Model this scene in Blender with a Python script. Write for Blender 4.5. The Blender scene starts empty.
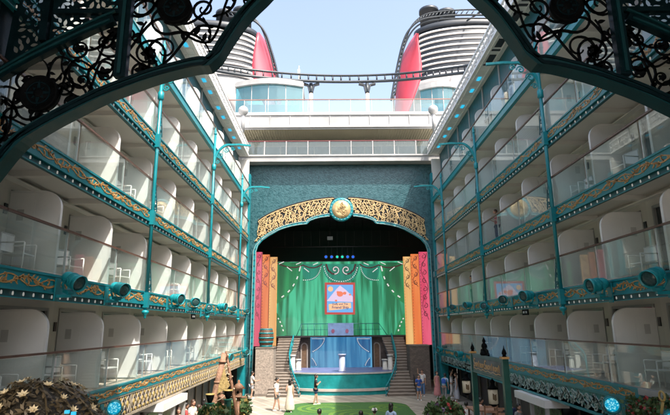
import bpy, math, random
from mathutils import Vector, Matrix
R = math.radians
PI = math.pi
rng = random.Random(7)
SC = bpy.context.scene
COL = SC.collection
EXPO = 1.88
ES = 1.0 / 2 ** EXPO

# ------------------------------------------------------------------ camera model (photo pixels 670x415)
F = 515.0
PITCH, YAW, ROLL = R(12.96), R(0.45), R(0.5)
fw = Vector((math.sin(YAW) * math.cos(PITCH), math.cos(YAW) * math.cos(PITCH), math.sin(PITCH)))
r0 = Vector((math.cos(YAW), -math.sin(YAW), 0))
u0 = r0.cross(fw)
rt = r0 * math.cos(ROLL) - u0 * math.sin(ROLL)
up = r0 * math.sin(ROLL) + u0 * math.cos(ROLL)

def at(px, py, Y):
    d = fw + rt * ((px - 335) / F) + up * ((207.5 - py) / F)
    return d * (Y / d.y)

def atz(px, py, Z):
    d = fw + rt * ((px - 335) / F) + up * ((207.5 - py) / F)
    return d * (Z / d.z)

# ------------------------------------------------------------------ materials
MATS = {}
def mat(name, col, rough=0.5, metal=0.0, var=0.12, vscale=1.5, bump=0.0, bscale=20, spec=0.5, coat=0.0):
    m = bpy.data.materials.new(name); m.use_nodes = True
    nt = m.node_tree; b = nt.nodes['Principled BSDF']
    b.inputs['Roughness'].default_value = rough
    b.inputs['Metallic'].default_value = metal
    b.inputs['Specular IOR Level'].default_value = spec
    if coat: b.inputs['Coat Weight'].default_value = coat
    tc = nt.nodes.new('ShaderNodeTexCoord')
    n = nt.nodes.new('ShaderNodeTexNoise'); n.inputs['Scale'].default_value = vscale
    n.inputs['Detail'].default_value = 6
    nt.links.new(tc.outputs['Object'], n.inputs['Vector'])
    mx = nt.nodes.new('ShaderNodeMix'); mx.data_type = 'RGBA'
    c = Vector(col)
    mx.inputs[6].default_value = (*(c * (1 - var)), 1)
    mx.inputs[7].default_value = (*[min(1, x * (1 + var)) for x in c], 1)
    mr = nt.nodes.new('ShaderNodeMapRange'); mr.inputs[1].default_value = 0.3; mr.inputs[2].default_value = 0.7
    nt.links.new(n.outputs['Fac'], mr.inputs[0]); nt.links.new(mr.outputs[0], mx.inputs[0])
    nt.links.new(mx.outputs[2], b.inputs['Base Color'])
    rr = nt.nodes.new('ShaderNodeMapRange'); rr.inputs[1].default_value = 0.3; rr.inputs[2].default_value = 0.7
    rr.inputs[3].default_value = max(0.02, rough - 0.08); rr.inputs[4].default_value = min(1, rough + 0.1)
    nt.links.new(n.outputs['Fac'], rr.inputs[0]); nt.links.new(rr.outputs[0], b.inputs['Roughness'])
    if bump:
        n2 = nt.nodes.new('ShaderNodeTexNoise'); n2.inputs['Scale'].default_value = bscale; n2.inputs['Detail'].default_value = 4
        nt.links.new(tc.outputs['Object'], n2.inputs['Vector'])
        bp = nt.nodes.new('ShaderNodeBump'); bp.inputs['Strength'].default_value = bump; bp.inputs['Distance'].default_value = 0.03
        nt.links.new(n2.outputs['Fac'], bp.inputs['Height']); nt.links.new(bp.outputs[0], b.inputs['Normal'])
    MATS[name] = m
    return m

def emat(name, col, strength=1.0, rough=0.4):
    m = bpy.data.materials.new(name); m.use_nodes = True
    b = m.node_tree.nodes['Principled BSDF']
    b.inputs['Base Color'].default_value = (*[x * 0.15 for x in col], 1)
    b.inputs['Roughness'].default_value = rough
    b.inputs['Emission Color'].default_value = (*col, 1)
    b.inputs['Emission Strength'].default_value = strength * ES
    MATS[name] = m
    return m

def glassmat(name, tint=(0.93, 0.97, 0.955), base=0.04, gain=0.48, rough=0.015):
    m = bpy.data.materials.new(name); m.use_nodes = True
    nt = m.node_tree; nt.nodes.clear()
    out = nt.nodes.new('ShaderNodeOutputMaterial')
    tr = nt.nodes.new('ShaderNodeBsdfTransparent'); tr.inputs[0].default_value = (*tint, 1)
    gl = nt.nodes.new('ShaderNodeBsdfGlossy'); gl.inputs['Roughness'].default_value = rough
    gl.inputs['Color'].default_value = (0.95, 1, 0.98, 1)
    lw = nt.nodes.new('ShaderNodeLayerWeight'); lw.inputs['Blend'].default_value = 0.5
    p = nt.nodes.new('ShaderNodeMath'); p.operation = 'POWER'; p.inputs[1].default_value = 4.0
    nt.links.new(lw.outputs['Facing'], p.inputs[0])
    mr = nt.nodes.new('ShaderNodeMapRange'); mr.inputs[3].default_value = base; mr.inputs[4].default_value = gain
    nt.links.new(p.outputs[0], mr.inputs[0])
    ms = nt.nodes.new('ShaderNodeMixShader')
    nt.links.new(mr.outputs[0], ms.inputs[0]); nt.links.new(tr.outputs[0], ms.inputs[1]); nt.links.new(gl.outputs[0], ms.inputs[2])
    # faint even diffuse film so the panes read
    df = nt.nodes.new('ShaderNodeBsdfDiffuse'); df.inputs[0].default_value = (0.7, 0.78, 0.76, 1)
    ms2 = nt.nodes.new('ShaderNodeMixShader'); ms2.inputs[0].default_value = 0.05
    nt.links.new(ms.outputs[0], ms2.inputs[1]); nt.links.new(df.outputs[0], ms2.inputs[2])
    nt.links.new(ms2.outputs[0], out.inputs[0])
    MATS[name] = m
    return m

TEAL = mat('teal_paint', (0.006, 0.20, 0.235), 0.35, var=0.18, vscale=2.0, bump=0.1)
TEALD = mat('deep_teal_paint', (0.004, 0.09, 0.11), 0.4, var=0.2, vscale=3)
TEALB = mat('bright_teal_paint', (0.008, 0.25, 0.285), 0.35, var=0.1, vscale=6)
ARCHM = mat('dark_arch_paint', (0.002, 0.012, 0.016), 0.42, var=0.25, vscale=4, bump=0.15, bscale=60, spec=0.12)
ARCHT = mat('arch_teal_paint', (0.003, 0.042, 0.050), 0.45, var=0.2, vscale=3, bump=0.1, bscale=50, spec=0.28)
BLACK = mat('black_iron', (0.004, 0.0045, 0.005), 0.6, var=0.3, vscale=8, bump=0.3, bscale=40, spec=0.05)
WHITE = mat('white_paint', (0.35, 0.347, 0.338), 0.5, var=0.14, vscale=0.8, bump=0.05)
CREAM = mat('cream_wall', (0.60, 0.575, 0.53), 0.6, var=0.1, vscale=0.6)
WHITEB = mat('lifted_white_paint', (0.78, 0.77, 0.75), 0.45, var=0.06, vscale=1.2)  # lighter white; bounce light under the soffit is put into the colour
PARTM = mat('partition_white', (0.82, 0.81, 0.785), 0.42, var=0.07, vscale=0.9)
CEIL = mat('deck_ceiling', (0.76, 0.745, 0.71), 0.6, var=0.07, vscale=0.5)
DECKF = mat('balcony_floor', (0.48, 0.40, 0.32), 0.6, var=0.12, vscale=4)
GOLD = mat('gold_scroll_paint', (0.50, 0.27, 0.09), 0.42, var=0.22, vscale=6)
GOLDM = mat('gilded_metal', (0.52, 0.37, 0.18), 0.42, metal=0.25, var=0.3, vscale=5, bump=0.4, bscale=18)
RAILM = mat('varnished_handrail', (0.11, 0.055, 0.04), 0.35, var=0.25, vscale=5)
RAILG = mat('steel_stanchion', (0.55, 0.57, 0.57), 0.35, metal=0.2, var=0.08)
CURT = mat('cabin_curtain', (0.42, 0.37, 0.31), 0.8, var=0.2, vscale=3)
CGLASS = mat('cabin_window_glass', (0.045, 0.05, 0.052), 0.06, var=0.3, vscale=0.7, spec=0.8)
DGLASS = mat('dark_shopfront_glass', (0.012, 0.016, 0.018), 0.35, var=0.4, vscale=0.6, spec=0.25)
STONE = mat('brown_stone', (0.24, 0.19, 0.15), 0.8, var=0.35, vscale=5, bump=0.9, bscale=9)
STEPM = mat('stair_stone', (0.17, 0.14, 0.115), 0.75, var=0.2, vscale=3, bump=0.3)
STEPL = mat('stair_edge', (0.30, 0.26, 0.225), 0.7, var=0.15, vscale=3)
VOID = mat('black_drape', (0.008, 0.010, 0.012), 0.7, var=0.3, vscale=1)
STAGEF = mat('stage_floor', (0.13, 0.15, 0.30), 0.4, var=0.15, vscale=1)
STAGET = mat('stage_teal', (0.008, 0.24, 0.25), 0.35, var=0.22, vscale=2.5, bump=0.25, bscale=8)
PEDM = mat('pedestal_stone', (0.45, 0.45, 0.42), 0.6, var=0.12, vscale=5)
WOOD = mat('weathered_wood', (0.20, 0.10, 0.055), 0.65, var=0.35, vscale=7, bump=0.5, bscale=25)
WOODL = mat('pale_log', (0.34, 0.19, 0.12), 0.7, var=0.3, vscale=9, bump=0.6, bscale=20)
GREENP = mat('dark_green_paint', (0.006, 0.075, 0.055), 0.35, var=0.2, vscale=4)
CHAIRM = mat('white_enamel', (0.72, 0.71, 0.68), 0.4, var=0.05)
FUNB = mat('funnel_black', (0.02, 0.026, 0.034), 0.45, var=0.2, vscale=0.5)
FUNR = mat('funnel_red', (0.52, 0.05, 0.075), 0.4, var=0.15, vscale=0.3, coat=0.1)
TRACK = mat('track_grey', (0.018, 0.026, 0.034), 0.45, var=0.15, vscale=2)
LEAF1 = mat('leaf_green', (0.045, 0.10, 0.03), 0.5, var=0.5, vscale=6)
LEAF2 = mat('leaf_pale', (0.09, 0.13, 0.045), 0.5, var=0.4, vscale=6)
FLRED = mat('flower_red', (0.35, 0.05, 0.05), 0.6, var=0.3)
BRONZE = mat('bronze_wire', (0.14, 0.10, 0.05), 0.4, metal=0.3, var=0.4, vscale=9)
BRASSF = mat('brass_petal', (0.80, 0.64, 0.38), 0.4, metal=0.15, var=0.2, vscale=14)
NAVY = mat('navy_tile', (0.02, 0.04, 0.12), 0.4, var=0.4, vscale=7)
TAN = mat('tan_tile', (0.36, 0.30, 0.22), 0.5, var=0.2, vscale=4)
YEL = mat('yellow_tile', (0.40, 0.28, 0.09), 0.45, var=0.2, vscale=4)
RELIEF = mat('silvered_relief', (0.30, 0.38, 0.36), 0.4, var=0.35, vscale=3, metal=0.2)
CARV = mat('teal_relief', (0.02, 0.17, 0.16), 0.45, var=0.5, vscale=6, bump=1.0, bscale=7)
PAPER = mat('cream_lantern_paper', (0.66, 0.58, 0.44), 0.7, var=0.1, vscale=4)
DARKW = mat('dark_metal', (0.02, 0.02, 0.022), 0.4, var=0.2)
BGLASS = glassmat('clear_balcony_glass')
CYGLASS = glassmat('cyan_windscreen', (0.35, 0.75, 0.82), 0.08, 0.9)
CYAN = emat('cyan_lamp', (0.02, 0.62, 0.85), 1.1)
def ledmat():
    nt = CYAN.node_tree; b = nt.nodes['Principled BSDF']
    tc = nt.nodes.new('ShaderNodeTexCoord'); v = nt.nodes.new('ShaderNodeTexVoronoi'); v.inputs['Scale'].default_value = 22
    nt.links.new(tc.outputs['Object'], v.inputs['Vector'])
    cr = nt.nodes.new('ShaderNodeValToRGB'); cr.color_ramp.elements[0].position = 0.12; cr.color_ramp.elements[0].color = (0.45, 1.0, 1.0, 1)
    cr.color_ramp.elements[1].position = 0.55; cr.color_ramp.elements[1].color = (0.0, 0.30, 0.50, 1)
    nt.links.new(v.outputs['Distance'], cr.inputs[0]); nt.links.new(cr.outputs[0], b.inputs['Emission Color'])
ledmat()
CYANS = emat('cyan_soffit_light', (0.03, 0.55, 0.85), 1.0)
DOTL = emat('strip_lamp', (0.60, 0.60, 0.55), 0.45)
BLUEL = emat('blue_stage_lamp', (0.01, 0.12, 1.0), 1.6)
GRNL = emat('green_stage_lamp', (0.01, 0.75, 0.50), 1.2)

# textured: sequin wall
def sequin():
    m = bpy.data.materials.new('teal_sequin_wall'); m.use_nodes = True
    nt = m.node_tree; b = nt.nodes['Principled BSDF']
    tc = nt.nodes.new('ShaderNodeTexCoord'); mp = nt.nodes.new('ShaderNodeMapping')
    mp.inputs['Scale'].default_value = (4.5, 1, 6.5)
    nt.links.new(tc.outputs['Object'], mp.inputs['Vector'])
    v = nt.nodes.new('ShaderNodeTexVoronoi'); v.inputs['Scale'].default_value = 1.6
    nt.links.new(mp.outputs[0], v.inputs['Vector'])
    n = nt.nodes.new('ShaderNodeTexNoise'); n.inputs['Scale'].default_value = 0.9; n.inputs['Detail'].default_value = 8
    nt.links.new(mp.outputs[0], n.inputs['Vector'])
    cr = nt.nodes.new('ShaderNodeValToRGB')
    cr.color_ramp.elements[0].position = 0.38; cr.color_ramp.elements[0].color = (0.006, 0.055, 0.065, 1)
    cr.color_ramp.elements[1].position = 0.68; cr.color_ramp.elements[1].color = (0.032, 0.105, 0.12, 1)
    ad = nt.nodes.new('ShaderNodeMath'); ad.operation = 'MULTIPLY_ADD'; ad.inputs[1].default_value = 0.35
    nt.links.new(v.outputs['Distance'], ad.inputs[0]); nt.links.new(n.outputs['Fac'], ad.inputs[2])
    sb = nt.nodes.new('ShaderNodeMath'); sb.operation = 'SUBTRACT'; sb.inputs[1].default_value = 0.1
    nt.links.new(ad.outputs[0], sb.inputs[0])
    nt.links.new(sb.outputs[0], cr.inputs[0]); nt.links.new(cr.outputs[0], b.inputs['Base Color'])
    b.inputs['Roughness'].default_value = 0.35
    bp = nt.nodes.new('ShaderNodeBump'); bp.inputs['Strength'].default_value = 0.35; bp.inputs['Distance'].default_value = 0.03
    nt.links.new(v.outputs['Distance'], bp.inputs['Height']); nt.links.new(bp.outputs[0], b.inputs['Normal'])
    return m
SEQ = sequin()

def brickmat(name, c1, c2, mortar, scale, bw=0.5, bh=0.25, rough=0.8, rot=(0, 0, 0), msize=0.015, bump=0.5):
    m = bpy.data.materials.new(name); m.use_nodes = True
    nt = m.node_tree; b = nt.nodes['Principled BSDF']
    tc = nt.nodes.new('ShaderNodeTexCoord'); mp = nt.nodes.new('ShaderNodeMapping'); mp.inputs['Rotation'].default_value = rot
    nt.links.new(tc.outputs['Object'], mp.inputs['Vector'])
    br = nt.nodes.new('ShaderNodeTexBrick'); br.inputs['Scale'].default_value = scale
    br.inputs['Color1'].default_value = (*c1, 1); br.inputs['Color2'].default_value = (*c2, 1); br.inputs['Mortar'].default_value = (*mortar, 1)
    br.inputs['Brick Width'].default_value = bw; br.inputs['Row Height'].default_value = bh; br.inputs['Mortar Size'].default_value = msize
    nt.links.new(mp.outputs[0], br.inputs['Vector'])
    n = nt.nodes.new('ShaderNodeTexNoise'); n.inputs['Scale'].default_value = 0.8; n.inputs['Detail'].default_value = 8
    nt.links.new(tc.outputs['Object'], n.inputs['Vector'])
    mr = nt.nodes.new('ShaderNodeMapRange'); mr.inputs[1].default_value = 0.25; mr.inputs[2].default_value = 0.75; mr.inputs[3].default_value = 0.7; mr.inputs[4].default_value = 1.2
    nt.links.new(n.outputs['Fac'], mr.inputs[0])
    mx = nt.nodes.new('ShaderNodeVectorMath'); mx.operation = 'SCALE'
    nt.links.new(br.outputs['Color'], mx.inputs[0]); nt.links.new(mr.outputs[0], mx.inputs['Scale'])
    nt.links.new(mx.outputs[0], b.inputs['Base Color']); b.inputs['Roughness'].default_value = rough
    bp = nt.nodes.new('ShaderNodeBump'); bp.inputs['Strength'].default_value = bump; bp.inputs['Distance'].default_value = 0.02
    nt.links.new(br.outputs['Fac'], bp.inputs['Height']); bp.invert = True
    nt.links.new(bp.outputs[0], b.inputs['Normal'])
    return m
PAVE = brickmat('deck_paving', (0.30, 0.27, 0.225), (0.36, 0.325, 0.27), (0.50, 0.45, 0.37), 1.0, 3.2, 0.8, 0.65, (0, 0, R(62)), 0.045, 0.1)
STONEW = brickmat('stone_block_wall', (0.17, 0.13, 0.11), (0.11, 0.09, 0.075), (0.06, 0.05, 0.045), 3.0, 0.6, 0.3, 0.85, (R(90), 0, 0))

def screenmat(name, dark, light, sx, strength=1.0, detail=3):
    """an LED picture of hanging cloth: vertical folds"""
    m = bpy.data.materials.new(name); m.use_nodes = True
    nt = m.node_tree; b = nt.nodes['Principled BSDF']
    tc = nt.nodes.new('ShaderNodeTexCoord'); mp = nt.nodes.new('ShaderNodeMapping')
    mp.inputs['Scale'].default_value = (sx, 1, 0.16)
    nt.links.new(tc.outputs['Object'], mp.inputs['Vector'])
    n = nt.nodes.new('ShaderNodeTexNoise'); n.inputs['Scale'].default_value = 1.0; n.inputs['Detail'].default_value = detail
    nt.links.new(mp.outputs[0], n.inputs['Vector'])
    cr = nt.nodes.new('ShaderNodeValToRGB')
    cr.color_ramp.elements[0].position = 0.40; cr.color_ramp.elements[0].color = (*dark, 1)
    cr.color_ramp.elements[1].position = 0.62; cr.color_ramp.elements[1].color = (*light, 1)
    nt.links.new(n.outputs['Fac'], cr.inputs[0])
    nt.links.new(cr.outputs[0], b.inputs['Emission Color'])
    b.inputs['Base Color'].default_value = (0.02, 0.03, 0.03, 1); b.inputs['Roughness'].default_value = 0.5
    b.inputs['Emission Strength'].default_value = strength * ES
    return m
SGREEN = screenmat('screen_green_curtain', (0.004, 0.15, 0.055), (0.06, 0.54, 0.29), 2.2)
SGREEND = screenmat('screen_dark_drape', (0.002, 0.10, 0.035), (0.015, 0.28, 0.09), 1.2)
SGREENT = screenmat('screen_teal_swag', (0.004, 0.17, 0.10), (0.01, 0.26, 0.17), 1.8)
SBLUE = screenmat('screen_blue_cloth', (0.02, 0.15, 0.34), (0.10, 0.36, 0.60), 2.6)
SBLUED = screenmat('screen_deep_blue', (0.015, 0.09, 0.24), (0.04, 0.20, 0.40), 2.0)
SPINK = screenmat('panel_pink', (0.78, 0.06, 0.14), (0.92, 0.13, 0.23), 2.0, 0.85)
SORANGE = screenmat('panel_orange', (0.88, 0.16, 0.03), (1.0, 0.30, 0.07), 2.0, 0.85)
SYELLOW = screenmat('panel_amber', (0.90, 0.42, 0.12), (1.0, 0.60, 0.22), 2.0, 0.85)
SWHITE = emat('screen_white', (0.85, 0.82, 0.80), 0.9)
SDARK = emat('screen_dark_line', (0.03, 0.012, 0.02), 0.8)
SRED = emat('screen_red_frame', (0.50, 0.07, 0.06), 1.0)
SSKY = emat('screen_sky_blue', (0.16, 0.42, 0.80), 1.0)
SPEACH = emat('screen_peach', (0.95, 0.55, 0.30), 1.0)
SLILA = emat('screen_lilac', (0.75, 0.58, 0.78), 1.0)
SNAVY = emat('screen_navy', (0.02, 0.03, 0.18), 1.0)

# ------------------------------------------------------------------ mesh builder
class MB:
    def __init__(s): s.v = []; s.f = []; s.mi = []; s.sm = []; s.m = 0; s.smooth = False
    def face(s, idx): s.f.append(tuple(idx)); s.mi.append(s.m); s.sm.append(s.smooth)
    def add(s, vs): n = len(s.v); s.v.extend(tuple(p) for p in vs); return n
    def box(s, x0, x1, y0, y1, z0, z1):
        if x0 > x1: x0, x1 = x1, x0
        if y0 > y1: y0, y1 = y1, y0
        n = s.add([(x, y, z) for z in (z0, z1) for y in (y0, y1) for x in (x0, x1)])
        for q in ((0, 2, 3, 1), (4, 5, 7, 6), (0, 1, 5, 4), (2, 6, 7, 3), (0, 4, 6, 2), (1, 3, 7, 5)): s.face([n + i for i in q])
        return s
    def obox(s, a, b, w, h, upv=(0, 0, 1)):
        a = Vector(a); b = Vector(b); d = (b - a).normalized(); u = Vector(upv)
        sd = d.cross(u)
        if sd.length < 1e-4: sd = d.cross(Vector((0, 1, 0)))
        sd.normalize(); u = sd.cross(d).normalized()
        n = s.add([p + sd * (w / 2 * i) + u * (h / 2 * j) for p in (a, b) for j in (-1, 1) for i in (-1, 1)])
        for q in ((0, 2, 3, 1), (4, 5, 7, 6), (0, 1, 5, 4), (2, 6, 7, 3), (0, 4, 6, 2), (1, 3, 7, 5)): s.face([n + i for i in q])
        return s
    def tube(s, pts, r, n=8, cap=True):
        pts = [Vector(p) for p in pts]
        rs = r if isinstance(r, (list, tuple)) else [r] * len(pts)
        old = s.smooth; s.smooth = True; rings = []; prev = None
        for i, p in enumerate(pts):
            d = (pts[min(i + 1, len(pts) - 1)] - pts[max(i - 1, 0)])
            if d.length < 1e-9: d = Vector((0, 0, 1))
            d.normalize()
            if prev is None:
                a = d.orthogonal().normalized()
            else:
                a = prev - d * prev.dot(d)
                a = a.normalized() if a.length > 1e-6 else d.orthogonal().normalized()
            prev = a; b = d.cross(a)
            rings.append(s.add([p + (a * math.cos(2 * PI * k / n) + b * math.sin(2 * PI * k / n)) * rs[i] for k in range(n)]))
        for i in range(len(rings) - 1):
            for k in range(n):
                k2 = (k + 1) % n
                s.face((rings[i] + k, rings[i] + k2, rings[i + 1] + k2, rings[i + 1] + k))
        s.smooth = False
        if cap:
            s.face([rings[0] + k for k in reversed(range(n))]); s.face([rings[-1] + k for k in range(n)])
        s.smooth = old
        return s
    def lathe(s, prof, c=(0, 0, 0), n=16, axis='Z', sx=1.0, sy=1.0):
        c = Vector(c); old = s.smooth; s.smooth = True; rings = []
        for r, h in prof:
            ring = []
            for k in range(n):
                x = math.cos(2 * PI * k / n) * r * sx; y = math.sin(2 * PI * k / n) * r * sy
                ring.append(c + (Vector((x, y, h)) if axis == 'Z' else Vector((x, h, y)) if axis == 'Y' else Vector((h, x, y))))
            rings.append(s.add(ring))
        for i in range(len(rings) - 1):
            for k in range(n):
                k2 = (k + 1) % n
                s.face((rings[i] + k, rings[i] + k2, rings[i + 1] + k2, rings[i + 1] + k))
        s.smooth = False
        s.face([rings[0] + k for k in reversed(range(n))]); s.face([rings[-1] + k for k in range(n)])
        s.smooth = old
        return s
    def sphere(s, c, r, n=10, sx=1, sy=1, sz=1):
        c = Vector(c); m = max(4, n // 2)
        prof = [(max(1e-4, math.sin(PI * i / m)), -math.cos(PI * i / m)) for i in range(m + 1)]
        old = s.smooth; s.smooth = True; rings = []
        for rr, h in prof:
            rings.append(s.add([c + Vector((math.cos(2 * PI * k / n) * rr * r * sx, math.sin(2 * PI * k / n) * rr * r * sy, h * r * sz)) for k in range(n)]))
        for i in range(m):
            for k in range(n):
                k2 = (k + 1) % n
                s.face((rings[i] + k, rings[i] + k2, rings[i + 1] + k2, rings[i + 1] + k))
        s.smooth = old
        return s
    def prism(s, poly, fr, d0, d1):
        """poly 2D (a,b) -> 3D by fr(a,b,d)"""
        n = len(poly)
        a = s.add([fr(p[0], p[1], d0) for p in poly]); b = s.add([fr(p[0], p[1], d1) for p in poly])
        s.face([a + i for i in range(n)]); s.face([b + i for i in reversed(range(n))])
        for i in range(n):
            j = (i + 1) % n; s.face((a + i, b + i, b + j, a + j))
        return s
    def ribbon(s, pts, w, fr, d0, d1):
        """flat strip along a 2D polyline with width(s), given thickness"""
        n = len(pts)
        if n < 2: return s
        ws = w if isinstance(w, (list, tuple)) else [w] * n
        L, Rr = [], []
        for i in range(n):
            x0, y0 = pts[max(i - 1, 0)]; x1, y1 = pts[min(i + 1, n - 1)]
            dx, dy = x1 - x0, y1 - y0; l = math.hypot(dx, dy) or 1
            nx, ny = -dy / l * ws[i] / 2, dx / l * ws[i] / 2
            L.append((pts[i][0] + nx, pts[i][1] + ny)); Rr.append((pts[i][0] - nx, pts[i][1] - ny))
        a = s.add([fr(p[0], p[1], d0) for p in L]); b = s.add([fr(p[0], p[1], d0) for p in Rr])
        c = s.add([fr(p[0], p[1], d1) for p in L]); d = s.add([fr(p[0], p[1], d1) for p in Rr])
        for i in range(n - 1):
            s.face((a + i, a + i + 1, b + i + 1, b + i)); s.face((c + i, d + i, d + i + 1, c + i + 1))
            s.face((a + i, c + i, c + i + 1, a + i + 1)); s.face((b + i, b + i + 1, d + i + 1, d + i))
        s.face((a, b, d, c)); s.face((a + n - 1, c + n - 1, d + n - 1, b + n - 1))
        return s
    def mesh(s, name, mats):
        me = bpy.data.meshes.new(name)
        me.from_pydata(s.v, [], s.f)
        if not isinstance(mats, (list, tuple)): mats = [mats]
        for m in mats: me.materials.append(m)
        me.polygons.foreach_set('material_index', s.mi)
        me.polygons.foreach_set('use_smooth', s.sm)
        me.update()
        return me
    def build(s, name, mats, parent=None, loc=None, rz=0):
        return inst(s.mesh(name, mats), name, parent, loc, rz)

WL = {}
def inst(me, name, parent=None, loc=None, rz=0, local=False):
    o = bpy.data.objects.new(name, me); COL.objects.link(o)
    if loc is not None: o.location = loc
    if rz: o.rotation_euler = (0, 0, rz)
    if parent:
        o.parent = parent
        if not local and parent.name in WL:
            o.matrix_parent_inverse = WL[parent.name].inverted()
    if parent and not local: WL[o.name] = Matrix.Translation(Vector(loc) if loc is not None else Vector((0, 0, 0)))
    elif not parent: WL[o.name] = Matrix.Translation(Vector(loc) if loc is not None else Vector((0, 0, 0))) @ Matrix.Rotation(rz, 4, 'Z')
    return o

def tag(o, label=None, cat=None, group=None, kind=None):
    if label: o['label'] = label
    if cat: o['category'] = cat
    if group: o['group'] = group
    if kind: o['kind'] = kind
    return o

def empty(name, loc=(0, 0, 0), rz=0):
    o = bpy.data.objects.new(name, None); COL.objects.link(o)
    o.location = loc; o.rotation_euler = (0, 0, rz); o.empty_display_size = 0.2
    WL[o.name] = Matrix.Translation(Vector(loc)) @ Matrix.Rotation(rz, 4, 'Z')
    return o

def kids(o): return [c for c in bpy.data.objects if c.parent == o]
def copy_tree(o, parent=None):
    c = o.copy(); COL.objects.link(c); c.parent = parent
    for ch in kids(o):
        if ch is not c: copy_tree(ch, c)
    return c

FXZ = lambda a, b, d: (a, d, b)          # vertical plane facing the camera
FYZ = lambda a, b, d: (d, a, b)          # side-wall plane

# ------------------------------------------------------------------ layout constants
XL, XR = -6.06, 7.54
CX = (XL + XR) / 2
ZG = -4.6
DK = 2.71
Z0 = -1.58
YE = 37.2
YP0, BAY = 11.7, 2.8
def zf(k): return Z0 + DK * k

# ------------------------------------------------------------------ world, sun, camera
w = bpy.data.worlds.new('World'); SC.world = w; w.use_nodes = True
nt = w.node_tree; bg = nt.nodes['Background']
sky = nt.nodes.new('ShaderNodeTexSky'); sky.sky_type = 'NISHITA'; sky.sun_disc = False
sdir = Vector((-0.37, 0.50, -0.93)).normalized()       # light travels this way
elev = math.asin(-sdir.z)
azim = math.atan2(-sdir.x, -sdir.y)                    # compass from +Y towards +X
sky.sun_elevation = elev; sky.sun_rotation = azim
sky.altitude = 0; sky.air_density = 1.0; sky.dust_density = 5.0; sky.ozone_density = 1.0
hs = nt.nodes.new('ShaderNodeHueSaturation'); hs.inputs['Saturation'].default_value = 0.85; hs.inputs['Value'].default_value = 0.82
nt.links.new(sky.outputs[0], hs.inputs['Color']); nt.links.new(hs.outputs[0], bg.inputs[0]); bg.inputs[1].default_value = 0.15
sun = bpy.data.lights.new('sun', 'SUN'); sun.energy = 2.0; sun.angle = R(0.6); sun.color = (1.0, 0.95, 0.87)
so = bpy.data.objects.new('sun', sun); COL.objects.link(so)
so.rotation_euler = sdir.to_track_quat('-Z', 'Y').to_euler(); so.location = (20, -10, 50)

cam = bpy.data.cameras.new('camera'); co = bpy.data.objects.new('camera', cam); COL.objects.link(co)
cam.sensor_width = 36; cam.lens = F / 670 * 36; cam.clip_end = 2000; cam.clip_start = 0.05
M = Matrix((rt, up, -fw)).transposed().to_4x4(); co.matrix_world = M
SC.camera = co
SC.view_settings.view_transform = 'Standard'; SC.view_settings.look = 'None'
SC.view_settings.exposure = EXPO; SC.view_settings.gamma = 1.0; SC.view_settings.use_curve_mapping = False
SC.cycles.use_denoising = True
SC.cycles.max_bounces = 9; SC.cycles.diffuse_bounces = 6; SC.cycles.glossy_bounces = 3
SC.cycles.transparent_max_bounces = 24; SC.cycles.transmission_bounces = 4
SC.cycles.sample_clamp_indirect = 6; SC.cycles.caustics_reflective = False; SC.cycles.caustics_refractive = False

# ------------------------------------------------------------------ ground
b = MB(); b.box(-120, 120, -60, 200, ZG - 0.4, ZG)
tag(b.build('deck_floor', PAVE), kind='structure')

def grassmat(name, c1, c2):
    return mat(name, c1, 0.85, var=0.25, vscale=9, bump=0.8, bscale=90)
LAWN = grassmat('lawn_green', (0.05, 0.15, 0.035), None)
LAWNY = grassmat('lawn_lime', (0.12, 0.24, 0.035), None)
lawn_c = (0.95, 27.0)
pts = []
for (cx, cy, a0) in ((3.0, 32.1, 0), (-1.2, 32.1, 90), (-1.2, 20.5, 180), (3.0, 20.5, 270)):
    for i in range(9):
        a = R(a0 + i * 90 / 8); pts.append((cx + 1.4 * math.cos(a), cy + 1.4 * math.sin(a)))
FXY = lambda a, bb, d: (a, bb, d)
b = MB(); b.prism(pts, FXY, ZG + 0.03, ZG)
lawn = b.build('lawn_carpet', LAWN)
tag(lawn, 'green lawn carpet with lime swirls in front of the stage', 'carpet')
b = MB()
for (cx, cy, rr) in ((-0.4, 31.2, 1.5), (3.3, 31.3, 1.1), (1.5, 29.0, 1.6), (-1.2, 27.6, 1.0), (3.6, 27.2, 0.9)):
    for q, (ra, a0, a1) in enumerate(((rr, 0, 300), (rr * 0.66, 60, 330), (rr * 0.32, -60, 250))):
        ring = [(cx + ra * math.cos(R(a0 + (a1 - a0) * i / 30)), cy + ra * math.sin(R(a0 + (a1 - a0) * i / 30))) for i in range(31)]
        b.ribbon(ring, [0.05 + 0.22 * math.sin(PI * i / 30) for i in range(31)], FXY, ZG + 0.034, ZG + 0.038)
b.build('lime_swirl', LAWNY, lawn)

# ------------------------------------------------------------------ scroll ornament generators (2D)
def spiral(cx, cy, r, a0, turns, sgn=1, n=16, rmin=0.12):
    out = []
    for i in range(n + 1):
        t = i / n; rr = r * (1 - t * (1 - rmin)); a = a0 + sgn * turns * 2 * PI * t
        out.append((cx + rr * math.cos(a), cy + rr * math.sin(a)))
    return out

def leafpoly(x, y, ang, L, W, n=5):
    out = []
    for i in range(n + 1):
        t = i / n; out.append((L * t, W / 2 * math.sin(PI * t ** 0.8)))
    for i in range(n - 1, 0, -1):
        t = i / n; out.append((L * t, -W / 2 * math.sin(PI * t ** 0.8)))
    c, s = math.cos(ang), math.sin(ang)
    return [(x + c * a - s * q, y + s * a + c * q) for a, q in out]

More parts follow.
